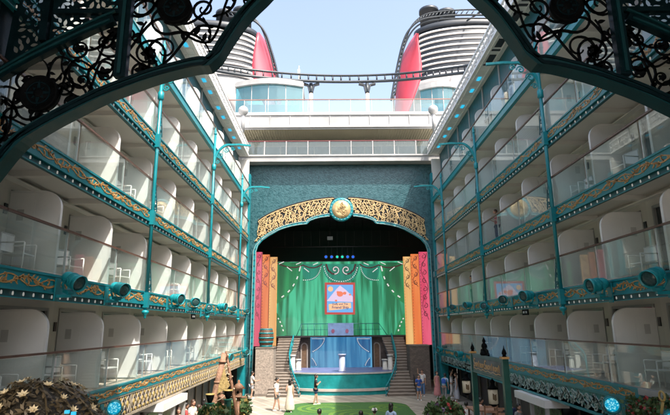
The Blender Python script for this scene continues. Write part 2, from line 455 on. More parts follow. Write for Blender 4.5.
def band_scroll(mb, length, height, pitch, wd, mapf, fr, d0, d1, dense=1, rr=None, leaves=True):
    """vine wave with curls and leaves in a band (u 0..length, v 0..height) mapped by mapf"""
    rr = rr or rng
    nper = max(1, round(length / pitch)); pitch = length / nper
    amp = height * 0.27
    N = nper * 16
    m = [mapf(length * i / N, height / 2 + amp * math.sin(2 * PI * i / 16)) for i in range(N + 1)]
    mb.ribbon(m, wd * 1.25, fr, d0, d1)
    m2_ = [mapf(length * i / N, height / 2 + amp * 1.1 * math.sin(2 * PI * i / 16 + PI * 0.8)) for i in range(N + 1)]
    mb.ribbon(m2_, wd * 0.7, fr, d0, d1)
    for q in range(nper * 9):
        u = rr.uniform(0.02, 0.98) * length; ph = 2 * PI * u / pitch; v = height / 2 + amp * math.sin(ph); sd = rr.choice((-1, 1)); hh_ = height * 0.3
        td = [(u + hh_ * 0.9 * t, min(height * 0.97, max(height * 0.03, v + sd * hh_ * (t ** 0.6)))) for t in (0, 0.3, 0.6, 0.85, 1.0)]
        mb.ribbon([mapf(*p) for p in td], [wd * k for k in (0.8, 0.9, 0.7, 0.5, 0.3)], fr, d0, d1)
    for k in range(nper * 2):
        uc = (k + 0.5) * pitch / 2; sg = 1 if k % 2 else -1          # hollow is on the opposite side of the wave
        vc = height / 2 + sg * height * 0.17
        r = min(pitch * 0.21, height * 0.27)
        sp = spiral(uc, vc, r, rr.uniform(0, 6.28) if dense > 1 else (-PI / 2 * sg), 1.15 if dense > 1 else 0.8, sg, 14)
        mb.ribbon([mapf(*p) for p in sp], [wd * (1.1 - 0.6 * i / 14) for i in range(15)], fr, d0, d1)
        if leaves:
            for q in range(7 * dense):
                u = uc + rr.uniform(-0.5, 0.5) * pitch / 2; ph = 2 * PI * u / pitch
                v = height / 2 + amp * math.sin(ph)
                sd = rr.choice((-1, 1)); a = rr.uniform(0.5, 1.2) * sd
                lf = leafpoly(u, v, a, height * rr.uniform(0.2, 0.36), wd * 1.5)
                lf = [(p[0], min(height * 0.97, max(height * 0.03, p[1]))) for p in lf]
                mb.prism([mapf(*p) for p in lf], fr, d0, d1)

# ------------------------------------------------------------------ side cabin blocks
ordw = ['first', 'second', 'third', 'fourth', 'fifth', 'sixth', 'seventh', 'eighth', 'ninth', 'tenth', 'eleventh', 'twelfth']

def partition_mesh(s):
    """s=-1 left: x grows inward. local: x=0 at outer edge (deck rim side), extends away by 1.45"""
    D, H, r = 1.20, 1.98, 0.40
    pts = [(D, 0.04), (0.0, 0.04), (0.0, H - r)]
    for i in range(1, 9):
        a = PI - i * PI / 16
        pts.append((r + r * math.cos(a), H - r + r * math.sin(a)))
    pts.append((D, H))
    mb = MB()
    mb.prism([(p[0] * s, p[1]) for p in pts], FXZ, -0.03, 0.03)
    # raised rim round the edge
    rim = [(p[0] * s, p[1]) for p in pts[1:]]
    mb.m = 1
    mb.ribbon([(x + 0.012 * s * (1 if i < 9 else 0), z) for i, (x, z) in enumerate(rim)], 0.045, FXZ, -0.045, 0.045)
    mb.m = 2
    mb.box(s * 0.84, s * 1.0, -0.034, -0.0301, 1.30, 1.56)
    mb.m = 1
    mb.box(s * 0.60, s * 0.613, -0.033, -0.0301, 0.04, H)
    return mb.mesh('partition', [PARTM, WHITEB, mat('vent_grille', (0.56, 0.55, 0.53), 0.6)])

def door_mesh(s):
    """cabin front for one bay; local y 0..BAY, z 0..2.45, faces -s x"""
    mb = MB(); T = 0.06
    def bx(y0, y1, z0, z1, m, p=0.0, t=T):
        mb.m = m; mb.box(-s * p, s * t, y0, y1, z0, z1)
    bx(0.0, 0.28, 0, 2.5, 0, 0.02); bx(2.52, 2.8, 0, 2.5, 0, 0.02)
    bx(0.28, 2.52, 2.12, 2.5, 0, 0.02)
    for y0 in (0.28, 1.37, 2.44): bx(y0, y0 + 0.08, 0, 2.12, 1, 0.05)
    bx(0.36, 2.44, 2.04, 2.12, 1, 0.045); bx(0.36, 2.44, 0, 0.08, 1, 0.045)
    bx(0.36, 1.37, 0.08, 2.04, 2, -0.02); bx(1.45, 2.44, 0.08, 2.04, 2, -0.022)
    # curtain folds
    mb.m = 3
    for i in range(5): mb.box(s * -0.005, s * 0.02, 0.40 + i * 0.13, 0.50 + i * 0.13, 0.1, 2.02)
    # lamp plate and vent
    bx(0.08, 0.2, 1.5, 1.75, 4, 0.05)
    return mb.mesh('cabin_door', [CREAM, WHITE, CGLASS, CURT, DARKW])

def side_block(s, X, side):
    XB = X + s * 1.62                      # cabin front
    root = empty('cabin_block', (X, 20, ZG))
    tag(root, 'ship cabin block of glass balconies with a blue and yellow tiled band below them' if s < 0 else 'ship cabin block of glass balconies with a silvery scroll relief band below them', 'building')
    rb = random.Random(11 + s)
    Y0 = 3.3
    nb = 12
    pm = partition_mesh(s); dm = door_mesh(s)
    gmb = MB(); gmb.box(-0.006, 0.006, 0.05, BAY - 0.05, 0.06, 1.03); gm = gmb.mesh('glass_panel', BGLASS)
    lm_ = MB(); lm_.lathe([(0.001, -0.042), (0.020, -0.03), (0.018, 0.02), (0.006, 0.035)], (0, 0, 0), 6, 'Z'); slm = lm_.mesh('strip_lamp', DOTL)
    for k in range(5):
        z = zf(k)
        zb = z - (0.5 if k < 4 else 0.3)
        # slab
        mb = MB()
        mb.m = 0; mb.box(X + s * 0.13, X + s * 8, Y0 - 12, YE, z - 0.22, z - 0.02)
        mb.m = 1; mb.box(X + s * 0.131, XB, Y0, YE - 0.01, z - 0.019, z + 0.0)
        if k > 0:
            mb.m = 0
            for j in range(nb + 1):        # downstand beams and pipe brackets below the slab
                y = YP0 + BAY * (j - 3)
                if y < YE - 0.3:
                    mb.box(X + s * 0.14, XB, y - 0.09, y + 0.09, z - 0.36, z - 0.221)
            mb.box(XB - s * 0.22, XB, Y0, YE - 0.02, z - 0.40, z - 0.361)
        deck = mb.build('balcony_deck', [CEIL, DECKF], root)
        # fascia
        mb = MB()
        yS = 13.3 if (k == 0) else Y0 - 12
        if k == 0:
            mb.box(X, X + s * 0.128, yS, YE, z - 0.30, z + 0.012)
            mb.box(X - s * 0.02, X - s * 0.001, yS, YE, z - 0.035, z + 0.02)
            mb.box(X - s * 0.02, X - s * 0.001, yS, YE, z - 0.30, z - 0.27)
        elif k < 4:
            mb.box(X, X + s * 0.128, yS, YE, z - 0.39, z + 0.012)
            mb.box(X - s * 0.025, X - s * 0.001, yS, YE, z - 0.03, z + 0.02)
            mb.box(X - s * 0.035, X - s * 0.001, yS, YE, z - 0.40, z - 0.365)
        else:
            mb.box(X - s * 0.02, X + s * 0.128, yS, YE, z - 0.36, z - 0.06)
            mb.box(X - s * 0.05, X - s * 0.021, yS, YE, z - 0.09, z - 0.06)
        mb.build('fascia', TEAL if k < 4 else TEALB, deck)
        if k in (1, 2, 3):
            mb = MB(); mb.box(X + s * 0.03, X + s * 0.125, yS, YE, z - 0.53, z - 0.401)
            mb.m = 1
            mb.box(X - s * 0.01, X + s * 0.02, yS, YE, z - 0.55, z - 0.531)
            mb.build('lamp_trough', [TEALD, TEAL], deck)
            y = 4.0
            while y < YE - 0.2:
                inst(slm, 'strip_lamp', deck, (X + s * 0.008, y, z - 0.462))
                y += 0.35
        if k < 4:
            mb = MB(); hh = 0.24 if k == 0 else 0.30
            zb0 = z - (0.27 if k == 0 else 0.345)
            ys = 13.5 if k == 0 else 4.0
            band_scroll(mb, YE - 0.3 - ys, hh, 1.5, 0.032, lambda u, v, ys=ys, zb0=zb0: (ys + u, zb0 + v), FYZ, X - s * 0.012, X, 1, rb)
            mb.build('gold_scrollwork', GOLD, deck)
        # handrail
        zr = z + 1.09
        mb = MB(); mb.box(X + s * 0.0, X + s * 0.075, Y0, YE, zr - 0.045, zr)
        mb.build('handrail', RAILM, deck)
        # stanchions
        mb = MB()
        for j in range(nb + 1):
            y = YP0 + BAY * (j - 3) + 0.15
            if y < YE:
                mb.box(X + s * 0.055, X + s * 0.095, y - 0.02, y + 0.02, z, zr - 0.046)
        mb.build('stanchions', RAILG, deck)
        # top transom with half-open vents under the ceiling
        for j in range(nb):
            y = YP0 + BAY * (j - 3)
            if y > YE - 0.4: continue
            o = inst(pm, 'partition', deck, (X + s * 0.20, y, z))
            if y + BAY < YE + 0.5:
                inst(dm, 'cabin_door', deck, (XB, y, z))
            ly = min(BAY, YE - y - 0.15)
            if ly > BAY - 0.01:
                inst(gm, 'glass_panel', deck, (X + s * 0.035, y + 0.15, z))
            else:
                g2 = MB(); g2.box(-0.006, 0.006, 0.05, ly - 0.05, 0.06, 1.03)
                g2.build('glass_panel', BGLASS, deck, (X + s * 0.035, y + 0.15, z))
    # solid wall behind, above and below
    mb = MB()
    mb.box(XB + s * 0.08, XB + s * 0.4, -20, YE + 0.6, ZG, 12.6)
    mb.box(X + s * 0.12, XB + s * 0.08, YE, YE + 0.3, -2.4, 12.3)
    mb.build('inner_wall', CREAM, root)
    # lowest storey: shopfront under the balconies
    XS = X + s * 1.1
    mb = MB()
    mb.box(XS, XS + s * 0.1, 0, YE, ZG, -2.3); mb.box(X + s * 0.52, XS, YE + 0.02, YE + 0.12, ZG, -2.42)
    mb.m = 1
    y = 2.0
    while y < YE:
        mb.box(XS - s * 0.06, XS - s * 0.001, y, y + 0.14, ZG, -2.3); y += 1.55
    mb.box(XS - s * 0.05, XS - s * 0.001, 0, YE, -2.9, -2.8)
    mb.build('shopfront', [DGLASS, mat('shopfront_mullion', (0.11, 0.095, 0.075), 0.6)], root)
    mb = MB(); mb.box(X + s * 0.02, XS - s * 0.05, 2, YE, -2.46, -2.36)
    mb.build('walkway_ceiling', DARKW, root)
    # dark clerestory and white soffit with lights
    XW = X + s * (0.88 if s < 0 else 0.70)
    XI = X + s * (0.19 if s < 0 else -0.15)
    mb = MB(); mb.box(XW + s * 0.02, XW + s * 0.10, 2.0, YE, 10.62, 12.6)
    mb.m = 1
    y = YP0 - 3 * BAY
    while y < YE:
        mb.box(XW - s * 0.04, XW + s * 0.019, y, y + 0.10, 10.4, 12.6); y += BAY
    mb.box(XW - s * 0.05, XW + s * 0.019, 2, YE, 10.48, 10.60)
    mb.build('clerestory', [TEALD, WHITE], root)
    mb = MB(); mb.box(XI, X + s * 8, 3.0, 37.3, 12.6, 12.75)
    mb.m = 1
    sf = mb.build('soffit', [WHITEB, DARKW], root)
    # recessed panels, lamps
    mb = MB()
    y = 5.2; lamps = []
    i = 0
    while y < 36.5:
        xm = (XI + XW) / 2
        lit = (s < 0) or y > 24 or abs(y - 14) < 0.8
        (lamps if lit else []).append((xm, y))
        if not lit:
            mb.box(xm - 0.16, xm + 0.16, y - 0.35, y + 0.35, 12.575, 12.599)
            mb.box(xm - 0.20, xm + 0.20, y + 0.55, y + 0.70, 12.58, 12.599)
        y += 1.4 if i % 2 else 2.1
        i += 1
    if mb.v: mb.build('recess', DARKW, sf)
    for (x, y) in lamps:
        m2 = MB(); m2.box(x - 0.085, x + 0.085, y - 0.19, y + 0.19, 12.56, 12.599); m2.build('soffit_lamp', CYANS, sf)
    mb = MB()
    for j in range(60):
        y = 3.4 + j * 0.57
        mb.box(XI + s * 0.03, XW - s * 0.03, y, y + 0.035, 12.585, 12.598)
    mb.box(XW - s * 0.22, XW - s * 0.17, 3, 37, 12.55, 12.598); mb.box(XI + s * 0.12, XI + s * 0.17, 3, 37, 12.55, 12.598)
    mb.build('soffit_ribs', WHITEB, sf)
    # open lattice fascia above the soffit edge
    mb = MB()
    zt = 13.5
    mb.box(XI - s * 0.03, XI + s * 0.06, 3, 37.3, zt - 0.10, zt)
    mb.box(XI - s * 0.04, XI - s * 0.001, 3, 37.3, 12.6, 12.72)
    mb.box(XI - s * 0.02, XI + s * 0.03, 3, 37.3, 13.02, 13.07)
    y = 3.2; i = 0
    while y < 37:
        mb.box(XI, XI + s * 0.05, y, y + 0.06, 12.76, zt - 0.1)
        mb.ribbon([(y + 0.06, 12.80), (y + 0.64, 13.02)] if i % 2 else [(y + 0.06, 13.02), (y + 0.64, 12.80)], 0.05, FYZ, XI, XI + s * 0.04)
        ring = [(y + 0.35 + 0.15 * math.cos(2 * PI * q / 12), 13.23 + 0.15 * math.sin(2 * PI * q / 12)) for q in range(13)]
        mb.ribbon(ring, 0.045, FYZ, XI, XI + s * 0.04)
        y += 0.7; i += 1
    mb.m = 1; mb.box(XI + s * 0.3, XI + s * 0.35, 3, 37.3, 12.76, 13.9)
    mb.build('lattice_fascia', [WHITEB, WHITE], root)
    # lamp on a short mast at the far end of the upper rim
    mb = MB(); mb.tube([(XI, 34.5, 13.5), (XI, 34.5, 14.9)], 0.13, 10); mb.sphere((XI, 34.5, 15.1), 0.36, 14)
    mb.build('globe_mast', WHITE, root)
    # ornament band below the lowest fascia
    mb = MB(); mb.box(X + s * 0.02, X + s * 0.12, 13.3, YE, -2.50, -1.881)
    mb.m = 1; mb.box(X - s * 0.01, X + s * 0.019, 13.3, YE, -1.93, -1.885); mb.box(X - s * 0.02, X + s * 0.019, 13.3, YE, -2.54, -2.47)
    bandm = [NAVY, TAN] if s < 0 else [CARV, TEAL]
    bd = mb.build('ornament_band', bandm, root)
    if s < 0:
        mb = MB(); y = 13.5
        mb2 = MB()
        i = 0
        while y < YE - 0.3:
            c = (y + 0.18, -2.20)
            dia = [(c[0] + 0.17 * math.cos(q * PI / 2), c[1] + 0.23 * math.sin(q * PI / 2)) for q in range(5)]
            mb.ribbon(dia, 0.05, FYZ, X + s * 0.019, X - s * 0.006)
            mb2.prism([(c[0] + 0.07 * math.cos(q * PI / 4), c[1] + (0.10 if q % 2 == 0 else 0.06) * math.sin(q * PI / 4)) for q in range(8)], FYZ, X + s * 0.019, X - s * 0.008)
            for dz in (-0.2, 0.2):
                mb2.prism([(y + 0.06 * math.cos(q * PI / 3), c[1] + dz + 0.055 * math.sin(q * PI / 3)) for q in range(6)], FYZ, X + s * 0.019, X - s * 0.008)
            y += 0.36; i += 1
            if i % 9 == 8:
                mb.prism([(y - 0.0, -2.45), (y + 0.1, -2.45), (y + 0.1, -1.95), (y, -1.95)], FYZ, X + s * 0.018, X - s * 0.01); y += 0.14
        mb.build('tan_diamonds', TAN, bd); mb2.build('yellow_petals', YEL, bd)
    else:
        mb = MB()
        band_scroll(mb, YE - 13.8, 0.50, 0.95, 0.04, lambda u, v: (13.5 + u, -2.46 + v), FYZ, X + s * 0.019, X - s * 0.012, 2, rb)
        mb.build('relief_scroll', RELIEF, bd)
    # near end of the lowest deck: white kerb and plain rim
    mb = MB(); mb.box(X - s * 0.03, X + s * 0.13, 2.5, 13.3, Z0 - 0.12, Z0 + 0.03)
    mb.m = 1; mb.box(X + s * 0.0, X + s * 0.12, 2.5, 13.3, -2.5, Z0 - 0.121)
    mb.build('white_kerb', [WHITE, TEALD], root)
    # teal end column
    mb = MB()
    mb.box(X - s * 0.02, X + s * 0.5, YE + 0.001, YE + 0.55, ZG, 11.2)
    mb.box(X - s * 0.10, X + s * 0.5, YE - 0.02, YE + 0.60, -1.9, -1.4); mb.box(X - s * 0.10, X + s * 0.5, YE - 0.02, YE + 0.6, 3.4, 3.8)
    mb.build('end_column', TEAL, root)
    return root
side_block(-1, XL, 'left')
side_block(1, XR, 'right')

# unseen roof slab added above and behind the camera to shade the near bays
mb = MB(); mb.box(-16, 17, -4, 9.2, 9.4, 9.8)
tag(mb.build('shade_roof', DARKW), kind='structure')

# number plates under the second deck
for (x, y, z, lab) in ((XL + 0.04, 22.9, 0, 'small black notice plate under the balconies on the left side'), (XR - 0.04, 20.3, 0, 'small black notice plate under the balconies on the right side')):
    mb = MB(); mb.box(x - 0.02, x + 0.02, y - 0.3, y + 0.3, zf(1) - 0.78, zf(1) - 0.56)
    o = mb.build('notice_plate', BLACK); tag(o, lab, 'sign')
    s = 1 if x < 0 else -1
    mb = MB(); mb.m = 0
    mb.box(x + s * 0.021, x + s * 0.024, y - 0.2, y - 0.05, zf(1) - 0.71, zf(1) - 0.63); mb.box(x + s * 0.021, x + s * 0.024, y + 0.05, y + 0.2, zf(1) - 0.71, zf(1) - 0.63)
    mb.build('plate_marks', WHITE, o)

# ------------------------------------------------------------------ bracket posts
def bracket_post(s, X, y, lab):
    xp = X - s * 0.07
    root = empty('bracket_post', (xp, y, zf(1) - 0.7)); tag(root, lab, 'post', 'teal bracket posts on the balconies')
    mb = MB(); mb.tube([(xp, y, zf(1) - 0.62), (xp, y, 9.75)], 0.06, 10)
    for k in (1, 2, 3):
        mb.box(xp - 0.085, xp + 0.085, y - 0.085, y + 0.085, zf(k) - 0.5, zf(k) - 0.02)
    mb.build('shaft', TEAL, root)
    mb = MB(); mb.lathe([(0.005, -0.28), (0.05, -0.22), (0.03, -0.17), (0.11, -0.1), (0.12, -0.03), (0.06, 0.0)], (xp, y, zf(1) - 0.58), 10)
    mb.build('pendant', TEALB, root)
    mb = MB(); mb.lathe([(0.07, 0), (0.09, 0.05), (0.05, 0.1), (0.07, 0.18), (0.03, 0.3), (0.005, 0.42)], (xp, y, 9.75), 10)
    mb.build('finial', TEALB, root)
    # collar at lamp arm
    mb = MB(); mb.lathe([(0.06, -0.2), (0.11, -0.15), (0.11, 0.1), (0.06, 0.15)], (xp, y, 8.0), 10); mb.build('collar', TEALB, root)
    mb = MB()
    arc = []
    for i in range(15):
        t = i / 14; a = PI - t * PI * 0.55
        arc.append((xp - s * (0.75 + 0.75 * math.cos(a)), 8.05 + 1.15 * math.sin(a)))
    arc += [(xp - s * 1.25, 9.20), (xp - s * 1.6, 9.16), (xp - s * 1.85, 9.14)]
    mb.ribbon(arc, [0.11] * 12 + [0.09] * (len(arc) - 12), FXZ, y - 0.045, y + 0.045)
    mb.build('arm', TEALB, root)
    mb = MB()
    for (cx, cz, r, a0, sg) in ((0.30, 8.62, 0.17, PI, 1), (0.62, 8.92, 0.15, PI, 1), (0.93, 8.99, 0.12, 0, -1), (0.18, 8.28, 0.11, PI, 1), (0.40, 9.05, 0.08, 0, 1)):
        sp = spiral(xp - s * cx, cz, r, a0, 1.4, sg * -s, 18); mb.ribbon(sp, 0.035, FXZ, y - 0.025, y + 0.025)
    mb.build('arm_scrolls', TEALB, root)
    # little filigree brackets where the post passes each deck
    mb = MB()
    for k in (1, 2, 3):
        zz = zf(k) + 0.02
        for (dy, dz, r, a0, sg) in ((0.24, 0.16, 0.14, PI, 1), (0.17, 0.46, 0.11, 0, -1), (0.14, 0.72, 0.09, PI, 1), (0.11, 0.94, 0.07, 0, -1)):
            mb.ribbon(spiral(y + dy, zz + dz, r, a0, 1.3, sg, 16), 0.03, FYZ, xp - 0.015, xp + 0.015)
        mb.ribbon([(y + 0.40, zz), (y + 0.34, zz + 0.3), (y + 0.25, zz + 0.6), (y + 0.08, zz + 1.1)], 0.025, FYZ, xp - 0.015, xp + 0.015)
    mb.build('filigree', TEALD, root)
    return root
for i, y in enumerate((16.9, 25.3, 33.6)):
    place = ('nearest to the big arch', 'middle of the three', 'closest to the stage')[i]
    bracket_post(-1, XL, y, f'teal post with curled arm on the left balconies, {place}')
    bracket_post(1, XR, y, f'teal post with curled arm on the right balconies, {place}')

# ------------------------------------------------------------------ spotlights
def spotlight_protos():
    root = empty('spotlight', (0, 0, 0))
    # local: lamp looks along +Y, hung in a yoke at origin; root at its centre
    mb = MB()
    mb.lathe([(0.05, -0.30), (0.12, -0.27), (0.155, -0.20), (0.165, -0.1), (0.15, -0.08), (0.17, -0.05), (0.18, 0.12), (0.165, 0.14), (0.20, 0.17), (0.205, 0.27), (0.19, 0.275), (0.185, 0.20)], (0, 0, 0), 20, 'Y')
    for q in range(4): mb.lathe([(0.185, -0.03 + q * 0.04), (0.185, -0.015 + q * 0.04)], (0, 0, 0), 20, 'Y')
    inst(mb.mesh('housing', TEALB), 'housing', root, local=True)
    mb = MB(); mb.lathe([(0.15, 0.0), (0.17, 0.005), (0.16, 0.03), (0.08, 0.045), (0.005, 0.05)], (0, 0.205, 0), 20, 'Y')
    inst(mb.mesh('lens', CYAN), 'lens', root, local=True)
    mb = MB()
    mb.ribbon([(-0.23, 0.0), (-0.23, -0.14), (-0.15, -0.25), (0.15, -0.25), (0.23, -0.14), (0.23, 0.0)], 0.03, FXZ, -0.03, 0.03)
    mb.box(-0.09, 0.09, -0.09, 0.09, -0.33, -0.25)
    inst(mb.mesh('yoke', TEAL), 'yoke', root, local=True)
    return root
SPROTO = spotlight_protos()
darklens = mat('dark_lens', (0.03, 0.07, 0.07), 0.08, var=0.3, vscale=20)
sdata = [
 # side, px, k, aim(rz), tilt, lit, scale, label
 (-1, 72, 1, -112, -22, 0, 1.1, 'large teal spotlight turned towards the left corner, nearest on the left balcony edge'),
 (-1, 119, 1, -118, -14, 0, 1.1, 'teal spotlight by the first left post, alone on the gold scroll fascia'),
 (-1, 177, 1, -120, -8, 0, 1.15, 'teal spotlight above the black notice plate on the left'),
 (-1, 195, 1, -150, -8, 0, 1.1, 'teal spotlight just before the middle left post'),
 (-1, 209, 1, -150, 8, 0, 0.95, 'teal spotlight hung at the foot of the middle left post'),
 (-1, 222.5, 1, -110, -4, 0, 1.1, 'teal spotlight just past the middle left post, first of a close pair'),
 (-1, 233.5, 1, -150, -4, 0, 1.0, 'teal spotlight beside the farthest left post, second of a close pair'),
 (-1, 247, 1, -150, -4, 0, 1.0, 'teal spotlight at the far left corner beside the pink banner'),
 (1, 656, 1, 118, -20, 0, 1.2, 'large teal spotlight at the right picture edge on the balcony fascia'),
 (1, 598, 1, 100, -10, 0, 1.2, 'teal spotlight with its barrel level, by the nearest right post'),
 (1, 527, 1, 120, -8, 0, 1.2, 'teal spotlight above the black notice plate on the right'),
 (1, 503, 1, 150, -8, 0, 1.1, 'teal spotlight halfway between the right posts above the signpost'),
 (1, 484, 1, 140, 8, 0, 1.0, 'teal spotlight at the foot of the middle right post'),
 (1, 467, 1, 120, -5, 0, 1.0, 'teal spotlight just beyond the middle right post'),
 (1, 452, 1, 150, -4, 0, 1.0, 'teal spotlight at the foot of the farthest right post'),
 (1, 437, 1, 150, -4, 0, 1.0, 'teal spotlight in the far right corner beside the pink banner'),
 (-1, 118, 0, 200, -4, 1, 1.1, 'lit cyan spotlight at the end of the left garland'),
 (-1, 228, 0, -120, -4, 0, 1.1, 'teal spotlight on the lowest left deck, behind the leaning log'),
 (-1, 245, 0, -140, -4, 0, 1.1, 'teal spotlight on the lowest left deck, nearest the stone pillar'),
 (1, 606, 0, 160, -4, 1, 1.15, 'lit cyan spotlight at the start of the right garland'),
 (1, 664, 0, 160, -4, 1, 1.3, 'lit cyan spotlight in the bottom right corner under the garland'),
 (1, 460, 0, 120, -4, 0, 1.1, 'teal spotlight on the lowest right deck near the signpost'),
 (1, 440.5, 0, 130, -4, 0, 1.1, 'teal spotlight on the lowest right deck, in the far corner'),
]
def yforpx(px, X, row=300):
    # depth along the wall where x=px, at about z=0
    d = fw + rt * ((px - 335) / F) + up * ((207.5 - row) / F)
    return d.y * X / d.x
firsts = True
spots = [SPROTO] + [copy_tree(SPROTO) for _ in sdata[1:]]
for o, (s, px, k, rz, tilt, lit, scl, lab) in zip(spots, sdata):
    X = (XL if s < 0 else XR) - s * 0.36
    y = min(yforpx(px, X, 290 if k else 365), 37.6)
    if k == 0 and lit: zz = zf(0) - 0.42 if px != 664 else zf(0) - 0.40
    else: zz = zf(k) - 0.10 if k else zf(0) - 0.02
    if px in (209, 484): zz = zf(k) - 0.3
    for c in kids(o):
        if c.name.startswith('lens') and not lit:
            if 'dl' not in globals():
                dl = c.data.copy(); dl.materials[0] = darklens
            c.data = dl
    o.location = (X, y, zz); o.rotation_euler = (R(tilt), 0, R(rz)); o.scale = (scl * 0.84,) * 3
    tag(o, lab, 'spotlight', 'teal spotlights clamped to the balcony edges')
    # clamp arm back to the fascia, part of this light
    mb = MB(); xa = X; xb = (XL if s < 0 else XR)
    mb.box(min(xa, xb), max(xa, xb), y - 0.04, y + 0.04, zz - 0.34 * scl, zz - 0.28 * scl)
    mb.box(xb - s * 0.05, xb - s * 0.02, y - 0.10, y + 0.10, zz - 0.40 * scl, zz + 0.05)
    a = mb.mesh('clamp_arm', TEAL)
    ao = bpy.data.objects.new('clamp_arm', a); COL.objects.link(ao); ao.parent = o
    ao.matrix_parent_inverse = (Matrix.Translation(o.location) @ o.rotation_euler.to_matrix().to_4x4() @ Matrix.Diagonal((*o.scale, 1))).inverted()

# ------------------------------------------------------------------ balcony chairs
def chair_proto():
    root = empty('balcony_chair')
    mb = MB()
    for x in (-0.24, 0.24):
        mb.tube([(x, -0.24, 0), (x, -0.24, 0.66)], 0.018, 6); mb.tube([(x, 0.24, 0), (x, 0.26, 0.88)], 0.018, 6)
        mb.tube([(x, -0.24, 0.66), (x, 0.25, 0.66)], 0.02, 6)
    mb.tube([(-0.24, 0.26, 0.88), (0.24, 0.26, 0.88)], 0.018, 6)
    inst(mb.mesh('chair_frame', CHAIRM), 'chair_frame', root, local=True)
    mb = MB(); mb.box(-0.235, 0.235, -0.24, 0.24, 0.41, 0.44); inst(mb.mesh('seat', CHAIRM), 'seat', root, local=True)
    mb = MB(); mb.box(-0.225, 0.225, 0.245, 0.262, 0.50, 0.86); inst(mb.mesh('backrest', PARTM), 'backrest', root, local=True)
    return root
cp = chair_proto(); used = False
levels = ['lowest', 'second', 'third', 'fourth']
for (s, k, bays) in ((-1, 0, (-1, 0, 1, 2, 3, 4)), (-1, 1, (-1, 0, 1, 3)), (-1, 2, (1, 2)), (1, 0, (-1, 0, 1, 2, 3, 5)), (1, 1, (-1, 0)), (1, 2, (0, 1)), (1, 3, (0,))):
    for bidx in bays:
        X = XL if s < 0 else XR
        o = cp if not used else copy_tree(cp); used = True
        jr = rng.uniform(-0.3, 0.3)
        o.location = (X + s * (0.62 + rng.uniform(0, 0.2)), YP0 + BAY * bidx + 1.9 + rng.uniform(-0.3, 0.3), zf(k) + 0.001)
        o.rotation_euler = (0, 0, (R(90) if s < 0 else R(-90)) + jr)
        side = 'left' if s < 0 else 'right'
        tag(o, f'white metal chair on the {levels[k]} {side} balcony row, {ordw[bidx + 1]} bay from the big arch', 'chair', 'white balcony chairs')

tp_ = empty('balcony_table')
mb = MB(); mb.lathe([(0.26, 0.50), (0.27, 0.515), (0.26, 0.53), (0.01, 0.531)], (0, 0, 0), 20); inst(mb.mesh('table_top', CHAIRM), 'table_top', tp_, local=True)
mb = MB(); mb.tube([(0, 0, 0.02), (0, 0, 0.5)], 0.025, 8); mb.lathe([(0.18, 0), (0.17, 0.02), (0.03, 0.04)], (0, 0, 0), 16); inst(mb.mesh('table_foot', CHAIRM), 'table_foot', tp_, local=True)
tdata = ((-1, 0, 0, 0.9), (-1, 0, 2, 1.2), (-1, 1, -1, 1.0), (1, 0, 0, 1.0), (1, 0, 2, 0.8), (1, 1, -1, 0.9), (1, 2, 1, 1.1))
for o, (s, k, bidx, dy) in zip([tp_] + [copy_tree(tp_) for _ in tdata[1:]], tdata):
    X = XL if s < 0 else XR
    o.location = (X + s * 0.75, YP0 + BAY * bidx + dy, zf(k) + 0.001)
    tag(o, f"small round white table on the {levels[k]} {'left' if s < 0 else 'right'} balcony row, {ordw[bidx + 1]} bay from the big arch", 'table', 'white balcony tables')

# ------------------------------------------------------------------ foreground arch
YA = 8.9
CXA = CX + 0.068
def A(px, py): p = at(px, py, YA + 0.17); return (p.x - CXA, p.z)
def smooth2(pl, n=4):
    out = []
    for i in range(len(pl) - 1):
        a0, a1, a2, a3 = [Vector(pl[max(0, min(len(pl) - 1, i + k))]) for k in (-1, 0, 1, 2)]
        for q in range(n):
            t = q / n; v = 0.5 * ((2 * a1) + (a2 - a0) * t + (2 * a0 - 5 * a1 + 4 * a2 - a3) * t * t + (3 * a1 - a0 - 3 * a2 + a3) * t ** 3); out.append((v.x, v.y))
    return out + [pl[-1]]
lowR = [A(*p) for p in ((470, -3), (482, 8), (493, 18), (502, 27), (509.5, 36), (517, 46), (524, 56), (530, 65), (537.5, 72.5), (552, 74.5), (570.5, 78.7), (592, 84.5), (614, 92), (642, 102.5), (670, 115.6), (700, 131), (728, 149))]
lowR.append((7.02, lowR[-1][1] - 0.62))
def offs(pl, d):
    out = []
    n = len(pl)
    for i in range(n):
        x0, y0 = pl[max(i - 1, 0)]; x1, y1 = pl[min(i + 1, n - 1)]
        dx, dy = x1 - x0, y1 - y0; l = math.hypot(dx, dy)
        out.append((pl[i][0] - dy / l * -d, pl[i][1] + dx / l * -d * -1))
    return out
def resample(pl, n):
    L = [0]
    for i in range(1, len(pl)): L.append(L[-1] + math.hypot(pl[i][0] - pl[i - 1][0], pl[i][1] - pl[i - 1][1]))
    out = []
    for k in range(n):
        t = L[-1] * k / (n - 1); i = 1
        while i < len(L) - 1 and L[i] < t: i += 1
        q = (t - L[i - 1]) / (L[i] - L[i - 1]); out.append((pl[i - 1][0] + (pl[i][0] - pl[i - 1][0]) * q, pl[i - 1][1] + (pl[i][1] - pl[i - 1][1]) * q))
    return out, L[-1]
